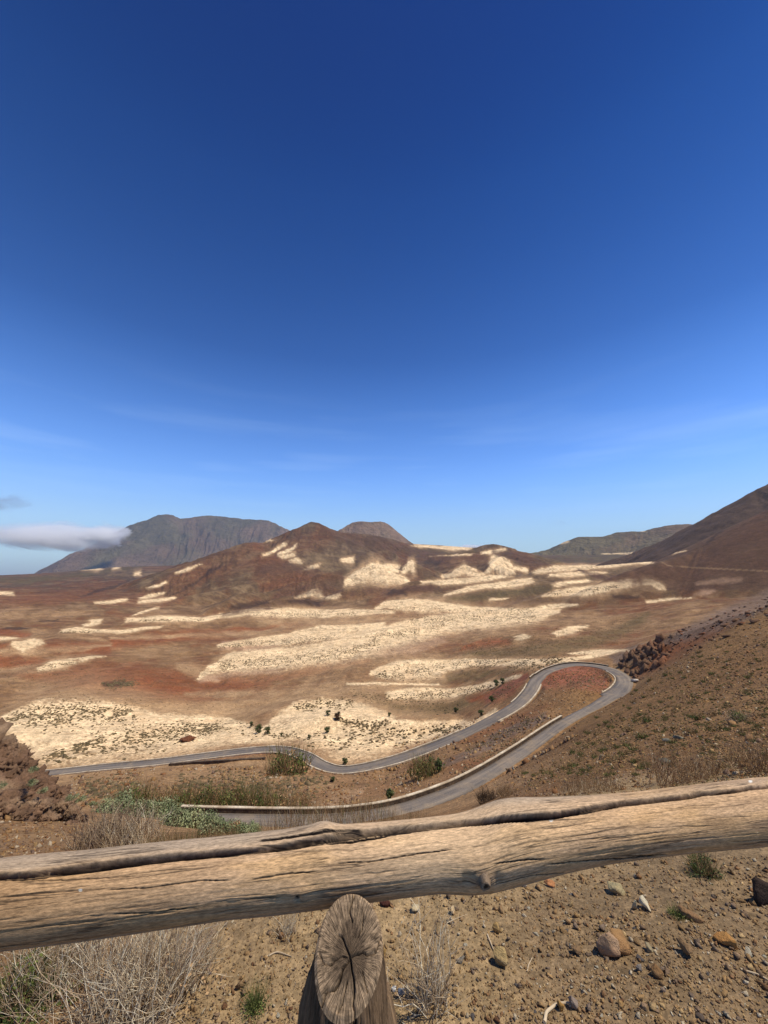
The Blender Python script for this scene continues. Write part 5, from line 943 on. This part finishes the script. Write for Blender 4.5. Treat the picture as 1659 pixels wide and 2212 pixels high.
for q, (px, py, hp, lb) in enumerate([(65,1694,16,'pale sage plant high on the brown outcrop'),(91,1714,16,'rounded sage plant in the middle of the outcrop'),(76,1664,14,'small sage plant near the top of the outcrop'),(0,1700,14,'sage plant cut by the left edge on the outcrop'),(158,1724,16,'grey green plant at the foot of the outcrop'),(176,1730,16,'pale plant right of the outcrop foot'),(198,1740,14,'lowest pale plant between the outcrop and the sage row')]):
    p = Vector(world(px, py, 16.2)); e = empty('sage_plant', p); s = szpx(p, hp); e.scale = (s, s, s); tag(e, lb, 'plant', 'sage plants on the outcrop'); veg_obj('foliage', [leafy(700, np.array((.9, .9, .8)), .06, SAGE * 1.05, 90 + q, 9)], None, e)
# right slope
plant('dry_bush', 'tall reddish dry bush above the right part of the rail', 'bush', 1478, 1690, 66, lambda: [('stems', [twigs(330, 1.0, .75, .008, DRYB + DRY[1:2] + G((170,132,104)), 101, .35, 1.1, 4, branch=1)])], rmin=3.5)
plant('dry_bush', 'reddish dry bush at the right edge above the rail', 'bush', 1645, 1665, 66, lambda: [('stems', [twigs(250, 1.0, .75, .008, DRYB + G((170,132,104)), 102, .35, .9, 4, branch=1)])], rmin=3.5)
plant('dry_bush', 'low spreading dry bush right of the tall reddish one', 'bush', 1545, 1672, 44, lambda: [('stems', [twigs(190, 1.0, .8, .009, DRYB, 103, .35, 1.1, 4)])], rmin=3.5)
for q, (px, py, hp, lb) in enumerate([(1245,1712,24,'leftmost low dry grass bush just above the rail'),(1285,1710,26,'middle low dry grass bush just above the rail'),(1325,1708,24,'right low dry grass bush just above the rail')]):
    plant('grass_bush', lb, 'bush', px, py, hp, lambda: [('blades', [twigs(260, 1.0, .7, .012, DRYB + DRY[:1], 105 + q, .3, 1.3, 3)])], 'low dry bushes above the rail', 3.5)
plant('dark_shrub', 'dark twiggy shrub where the rail swells', 'bush', 1053, 1732, 26, lambda: [('stems', [twigs(260, 1.0, .8, .016, G((92,74,58), (76,62,50), (120,98,74)), 110, .4, .8, 4, branch=1)])], rmin=3.5); plant('grey_shrub', 'grey twiggy shrub right of the dark one behind the rail', 'bush', 1095, 1720, 24, lambda: [('stems', [twigs(240, 1.0, .8, .014, DRY[1:3] + DRYB, 111, .4, .9, 4, branch=1)])], rmin=3.5)
plant('green_bush', 'largest green bush on the right slope with a grey dry side', 'bush', 1600, 1558, 32, lambda: [('foliage', [leafy(1200, np.array((1.1, 1.0, .7)), .05, np.array(list(GREENS) + DRY[1:3]), 112, 12)]), ('stems', [twigs(160, .9, 1.0, .012, DRY[1:3], 113, .4, .6)])], rmin=8)
TP = []
for q in range(5):
    e = empty('slope_tuft', (0, 0, -50)); veg_obj('foliage', [leafy(170, np.array((.95, .9, .55)), .10, [GREENS, np.array(DRYB), np.array(list(GREENS) + DRYB), np.array(DRYB + DRY[1:3]), GREENS * .8][q], 120 + q, 7), twigs(70, .85, .9, .022, DRYB + list(GREENS), 130 + q, .4, .6, 3)], None, e); TP.append(e)
tl = [(1399,1560,18),(1546,1545,16),(1513,1554,18),(1491,1588,22),(1393,1594,16),(1306,1624,14),(1291,1588,10),(1348,1632,16),(1233,1655,10),(1371,1622,14),(1335,1616,10),(1200,1650,8),(1259,1635,9),(1339,1545,8),(1480,1465,8),(1520,1474,9),(1557,1464,8),(1568,1444,8),(1644,1430,11),(1539,1457,11),(1619,1465,12),(1575,1526,12),(1542,1580,18),(1566,1578,18),(1290,1551,8),(1440,1552,9),(1460,1540,8),(1620,1500,14),(1650,1520,12)]
rt = random.Random(5)
while len(tl) < 285:
    px, py = rt.uniform(1110, 1665), rt.uniform(1390, 1680); lim = np.interp(px, [1110, 1200, 1300, 1370, 1450, 1659], [1680, 1640, 1560, 1490, 1430, 1330]); 
    if py > lim and py < 1690 - (px > 1400) * 30: tl.append((px, py, rt.uniform(3.5, 10) * (.6 + (py - 1390) / 300)))
for q, (px, py, hp) in enumerate(tl):
    p = at_px(px, py, 3); s = szpx(p, hp); e = TP[q % 5] if q < 5 else copy_tree(TP[q % 5]); e.location = p; e.scale = (s * 1.25, s * 1.25, s); e.rotation_euler = (0, 0, rt.uniform(0, 6.28)); tag(e, 'low tuft of dry scrub dotted over the brown right slope', 'shrub', 'low scrub tufts on the right slope')
PS = sample_px(2300, 1110, 1675, 1380, 1700, lambda x, y: (y > np.interp(x, [1110, 1200, 1300, 1370, 1450, 1659], [1690, 1650, 1570, 1500, 1430, 1330])) * (.3 + .7 * float(vnoise(np.array(x / 50.), np.array(y / 22.), 15) > -.1)), 3.5, 140); rS = np.hypot(PS[:, 0], PS[:, 1])
bm = bmesh.new(); bmesh.ops.create_icosphere(bm, subdivisions=1, radius=1); [setattr(v, 'co', v.co * (1 + .6 * mnoise.noise(v.co * 2.3))) for v in bm.verts]; bm.verts.index_update(); BLB = (np.array([v.co[:] for v in bm.verts]), np.array([[v.index for v in f.verts] for f in bm.faces])); bm.free()
cS = np.array(G((122, 104, 62), (104, 92, 54), (146, 118, 78), (112, 88, 58)))[RNG.integers(0, 4, len(PS))] * RNG.uniform(.7, 1.3, (len(PS), 1)); scatter_mesh('low_scrub', [BLB], PS, np.minimum(rS * .0026, .16) * RNG.uniform(.5, 1.3, len(PS)), cS, M_VEG, rots=rot_z(len(PS)), flat=.6, label='tiny dry scrub sprinkled over the right slope')
# slope between the two road legs: feathery bushes and small dark trees
def feathery(seed, c): return lambda: [('foliage', [leafy(560, np.array((1.0, 1.0, 1.0)), .045, c, seed, 14, .1), twigs(240, 1.1, .6, .010, list(c) + DRYB[:2], seed + 1, .3, .7, 4)])]
for q, (px, py, hp, lb, c) in enumerate([(620,1672,52,'feathery green bush alone below the wave of the lower road',GREENS*.9),(291,1742,40,'leftmost feathery bush on the slope above the sage row',GREENS*.9),(400,1745,36,'feathery green bush above the left end of the road wall',GREENS*.85),(455,1748,42,'taller feathery bush above the road wall, second from left',GREENS*.8),(509,1748,44,'widest feathery bush above the road wall',GREENS*.85),(550,1750,44,'feathery green bush above the wall in the middle',GREENS*.8),(600,1752,36,'yellowish feathery bush above the road wall',np.array(list(GREENS)+DRYB)),(650,1752,32,'thin brownish feathery bush, rightmost above the wall',np.array(DRYB+list(GREENS[:1]))),(350,1742,34,'brownish feathery bush between the two leftmost green ones',np.array(DRYB+list(GREENS[:2]))),(918,1678,40,'pale feathery bush casting a long shadow left of the dark tree',GREENS*.95)]):
    plant('feathery_bush', lb, 'bush', px, py, hp * 1.2, feathery(200 + q * 3, np.concatenate([c * 1.35, np.array(DRYB[:2])])), 'feathery bushes on the slope between the road legs', 55)
def tree(px, py, hp, lb, seed, rmin=100, c=DARKG, sl=.3):
    p = at_px(px, py, rmin); s = szpx(p, hp); e = empty('small_tree', p); tag(e, lb, 'tree', 'small dark trees by the lower road'); e.scale = (s, s, s); e.rotation_euler = (0, 0, seed)
    veg_obj('trunk', [twigs(7, .8, .35, .03, G((96,76,58)), seed, .25, .03, 5, branch=2)], None, e); v, f, cc = leafy(620, np.array((sl, sl, .42)), .045, c, seed + 1, 11, .3); v[:, 2] += .38; v2, f2, c2 = leafy(260, np.array((sl * .8, sl * .8, .3)), .045, c, seed + 2, 6, .3); v2[:, 2] += .12; veg_obj('crown', [(v, f, cc), (v2, f2, c2)], None, e)
for q, a_ in enumerate([(842,1738,42,'dark columnar tree at the near road wall',55),(948,1668,40,'dark tree on the slope right beside the pale feathery bush',55),(559,1584,24,'left one of two round dark trees on the cream field',130),(577,1586,22,'right one of two round dark trees on the cream field',130),(543,1570,16,'tiny tree left of the two round dark trees',130),(708,1546,16,'small dark tree on the cream mound crest',130),(730,1556,24,'reddish dark tree behind the small mound crest tree',130),(706,1584,20,'slanted tree in the middle of the cream field',130),(668,1596,12,'low dark tree left of the slanted one',130),(746,1652,20,'dark tree growing at the dip of the lower road',105),(719,1690,16,'low tree on the near side of the road dip',90),(1072,1482,20,'left tree of the pair on the red slope left of the hairpin',130),(1086,1478,18,'right tree of the pair on the red slope left of the hairpin',130),(1063,1517,20,'thin upright tree on the red slope',120),(1039,1546,18,'round tree at the road edge on the red slope',110),(985,1540,16,'faint tree left of the red slope',120),(841,1548,12,'tiny tree behind the cream mounds',130),(608,1590,9,'speck of a tree above the road bend',130)]):
    tree(a_[0], a_[1], a_[2], a_[3], 300 + q * 5, a_[4], DARKG if q != 6 else np.array(G((92,66,48),(80,72,48))), .42 if a_[2] < 25 else .24)

# scrub: the countless dark cushions peppered over the pale dunes
bl = []
for s in range(6):
    bm = bmesh.new(); bmesh.ops.create_icosphere(bm, subdivisions=1, radius=1)
    for v in bm.verts: v.co *= 1 + .45 * mnoise.noise(v.co * 1.7 + Vector((s * 9, 0, 0))); v.co.z = max(v.co.z, -.3)
    bm.verts.index_update(); bl.append((np.array([v.co[:] for v in bm.verts]), np.array([[v.index for v in f.verts] for f in bm.faces]))); bm.free()
ZN = [([(20,1553,8),(91,1545,26),(200,1542,27),(290,1545,12)], 620, 1.0), ([(160,1615,8),(230,1604,26),(330,1592,26),(400,1582,16),(470,1572,9)], 520, 1.0), ([(90,1640,8),(140,1630,14),(200,1615,12)], 45, 1.2), ([(400,1570,8),(520,1575,14),(600,1590,6)], 70, 1.1), ([(639,1528,8),(690,1522,12),(760,1520,8)], 170, 1.1), ([(730,1556,6),(800,1568,10),(840,1560,6)], 90, 1.0), ([(740,1590,14),(800,1590,22),(900,1588,16),(1000,1570,6)], 190, 1.1), ([(600,1590,6),(700,1595,14),(760,1620,14)], 70, 1.1),
 ([(820,1458,6),(860,1456,14),(930,1447,14)], 230, 1.1), ([(930,1440,7),(1000,1432,5),(1240,1428,7)], 260, 1.0), ([(860,1503,8),(950,1500,9),(1060,1484,6)], 200, .9), ([(476,1397,4),(560,1388,6),(640,1386,8),(720,1376,7)], 420, 1.1), ([(470,1440,8),(550,1430,12),(640,1424,11),(740,1410,10),(820,1392,9)], 900, 1.2), ([(800,1380,8),(880,1366,8),(960,1352,8)], 330, 1.2), ([(880,1340,8),(1000,1338,12),(1160,1330,12)], 620, 1.2), ([(830,1318,5),(900,1312,8),(1020,1320,7),(1160,1318,6)], 420, 1.2), ([(550,1324,4),(640,1328,4),(760,1326,3)], 160, 1.2), ([(280,1340,3),(360,1340,3),(440,1340,3)], 110, 1.2), ([(110,1438,4),(160,1432,3)], 40, 1.0), ([(130,1366,2),(220,1364,3)], 50, 1.2),
 ([(1000,1405,10),(1200,1385,22),(1380,1350,25)], 700, .9), ([(980,1440,6),(1100,1440,8),(1200,1436,6)], 200, .9), ([(1180,1284,3),(1260,1276,4),(1340,1266,4)], 120, 1.3), ([(0,1440,14),(200,1455,20),(400,1460,24),(600,1470,16)], 320, .8), ([(230,1477,10),(262,1478,9),(290,1476,6)], 140, 1.5), ([(760,1500,10),(900,1520,12),(1000,1530,14)], 190, .9), ([(700,1700,10),(800,1690,14),(900,1680,8)], 60, .5), ([(380,1700,22),(500,1700,26),(700,1690,26)], 420, .95), ([(180,1700,16),(300,1700,24)], 160, .9), ([(1010,1622,8),(1100,1580,12),(1170,1545,8)], 150, .5), ([(1000,1670,12),(1100,1610,16),(1200,1560,12)], 130, .45), ([(1060,1500,16),(1110,1480,16)], 90, .6), ([(1180,1480,16),(1250,1465,18),(1300,1475,10)], 160, .55)]
ZN += [([(0,1440,60),(500,1440,80),(900,1400,50),(1300,1370,50)], 2600, .7), ([(0,1320,20),(400,1300,30),(900,1300,30)], 700, .8)]
PP = []; SZ = []
for pl, n_, s0 in ZN:
    q = np.array(pl, float)
    for _ in range(int(n_ * 2.3)):
        px = random.uniform(q[0, 0], q[-1, 0]) + random.gauss(0, 6); yc_ = np.interp(px, q[:, 0], q[:, 1]); hh = np.interp(px, q[:, 0], q[:, 2]); py = yc_ + max(-1.6, min(1.6, random.gauss(0, .62))) * hh
        if float(vnoise(np.array(px / 14.), np.array(py / 6.), 77)) < -.45: continue
        p = at_px(px, py, 55); r = math.hypot(p[0], p[1])
        if 55 < r < 330 and np.min(np.hypot(RD[::3, 0] - p[0], RD[::3, 1] - p[1])) < 4.5: continue
        PP.append(p[:]); SZ.append(s0 * random.uniform(.2, .62) * (1 if r < 400 else 1 + (r - 400) / 700))
PP = np.array(PP); SZ = np.array(SZ); cs_ = np.where(RNG.random((len(PP), 1)) < .5, srgb(128, 108, 76) * .8, srgb(104, 90, 60) * .8) * RNG.uniform(.6, 1.25, (len(PP), 1))
scatter_mesh('scrub', bl, PP, SZ, cs_, M_VEG, rots=rot_z(len(PP)), flat=.62, smooth=True, label='countless dark cushions of scrub peppered over the pale dunes')

# ------------------------------------------------------------------ clouds
def cloud(name, label, c, half, dens, scale, seed, thr=(.42, .62), colr=(.95, .95, 1)):
    bm = bmesh.new(); bmesh.ops.create_icosphere(bm, subdivisions=3, radius=1); me = bpy.data.meshes.new(name); bm.to_mesh(me); bm.free(); o = bpy.data.objects.new(name, me); COL.objects.link(o); o.location = c; o.scale = half; o.rotation_euler = (0, 0, -math.atan2(c[0], c[1]))
    m = bpy.data.materials.new(name); m.use_nodes = True; t = m.node_tree; t.nodes.clear(); k = NB(t); out = k.n('ShaderNodeOutputMaterial'); vol = k.n('ShaderNodeVolumePrincipled'); k.L.new(vol.outputs[0], out.inputs['Volume']); tc = k.n('ShaderNodeTexCoord').outputs['Object']
    mp = k.n('ShaderNodeMapping'); mp.inputs['Location'].default_value = (seed, 0, 0); mp.inputs['Scale'].default_value = scale; k.L.new(tc, mp.inputs['Vector']); raw = k.noise(mp.outputs[0], 1, 7, .68, .8)
    ln = k.n('ShaderNodeVectorMath', operation='LENGTH'); k.L.new(tc, ln.inputs[0]); fall = k.mr(ln.outputs['Value'], .0, 1, .55, -.75)
    val = k.mr(k.math('ADD', k.math('MULTIPLY', raw, 2.6), fall), thr[0], thr[1], 0, 1); d = k.math('MULTIPLY', val, dens); k.L.new(d, vol.inputs['Density']); vol.inputs['Color'].default_value = colr + (1,); vol.inputs['Anisotropy'].default_value = .2
    me.materials.append(m); tag(o, label, kind='stuff'); return o
cloud('cloud', 'white cloud bank lying against the left end of the far mountain', tuple(world(95, 1163, 7900)), (1750, 650, 430), .016, (1.6, 1.6, 1.3), 3.1, (1.25, 1.85), (1, 1, 1))
cloud('cloud', 'brighter cloud puff touching the mountain flank', tuple(world(205, 1155, 7900)), (800, 420, 300), .022, (1.5, 1.5, 1.3), 7.7, (1.15, 1.8), (1, 1, 1))
cloud('cloud', 'ragged upper edge of the cloud curling over the mountain shoulder', tuple(world(228, 1143, 8000)), (620, 380, 260), .010, (1.4, 1.6, 1.5), 27.9, (1.3, 1.9), (1, 1, 1))
cloud('cloud', 'small dark wisp of cloud at the left edge of the sky', tuple(world(12, 1086, 7000)), (520, 300, 260), .004, (2, 2, 2), 11.3, (1.3, 1.9), (.5, .52, .6))
cloud('cloud', 'small bright white cloud peeping over the middle ridge', tuple(world(1016, 1181, 9000)), (620, 300, 100), .02, (3, 2, 1.5), 15.3, (1.15, 1.6), (1, 1, 1))
cloud('cloud', 'faint grey wisp in the sky right of the centre hills', tuple(world(1210, 1128, 7000)), (190, 100, 150), .003, (2, 2, 1.5), 19.3, (1.35, 1.95), (.5, .52, .6))
HAZE = 2.5e-5
if HAZE:
    me = bpy.data.meshes.new('haze'); X0, X1, Y0, Y1, Z0, Z1 = -13500, 13500, -800, 13500, -700, 1500
    me.from_pydata([(X0, Y0, Z0), (X1, Y0, Z0), (X1, Y1, Z0), (X0, Y1, Z0), (X0, Y0, Z1), (X1, Y0, Z1), (X1, Y1, Z1), (X0, Y1, Z1)], [], [(3, 2, 1, 0), (4, 5, 6, 7), (0, 1, 5, 4), (1, 2, 6, 5), (2, 3, 7, 6), (3, 0, 4, 7)])
    o = bpy.data.objects.new('haze', me); COL.objects.link(o); tag(o, 'thin blue air haze over the valley', kind='stuff'); m = bpy.data.materials.new('haze'); m.use_nodes = True; t = m.node_tree; t.nodes.clear(); out = t.nodes.new('ShaderNodeOutputMaterial'); v = t.nodes.new('ShaderNodeVolumePrincipled'); v.inputs['Density'].default_value = HAZE; v.inputs['Color'].default_value = (.45, .68, 1, 1); v.inputs['Anisotropy'].default_value = 0.0; t.links.new(v.outputs[0], out.inputs['Volume']); me.materials.append(m)
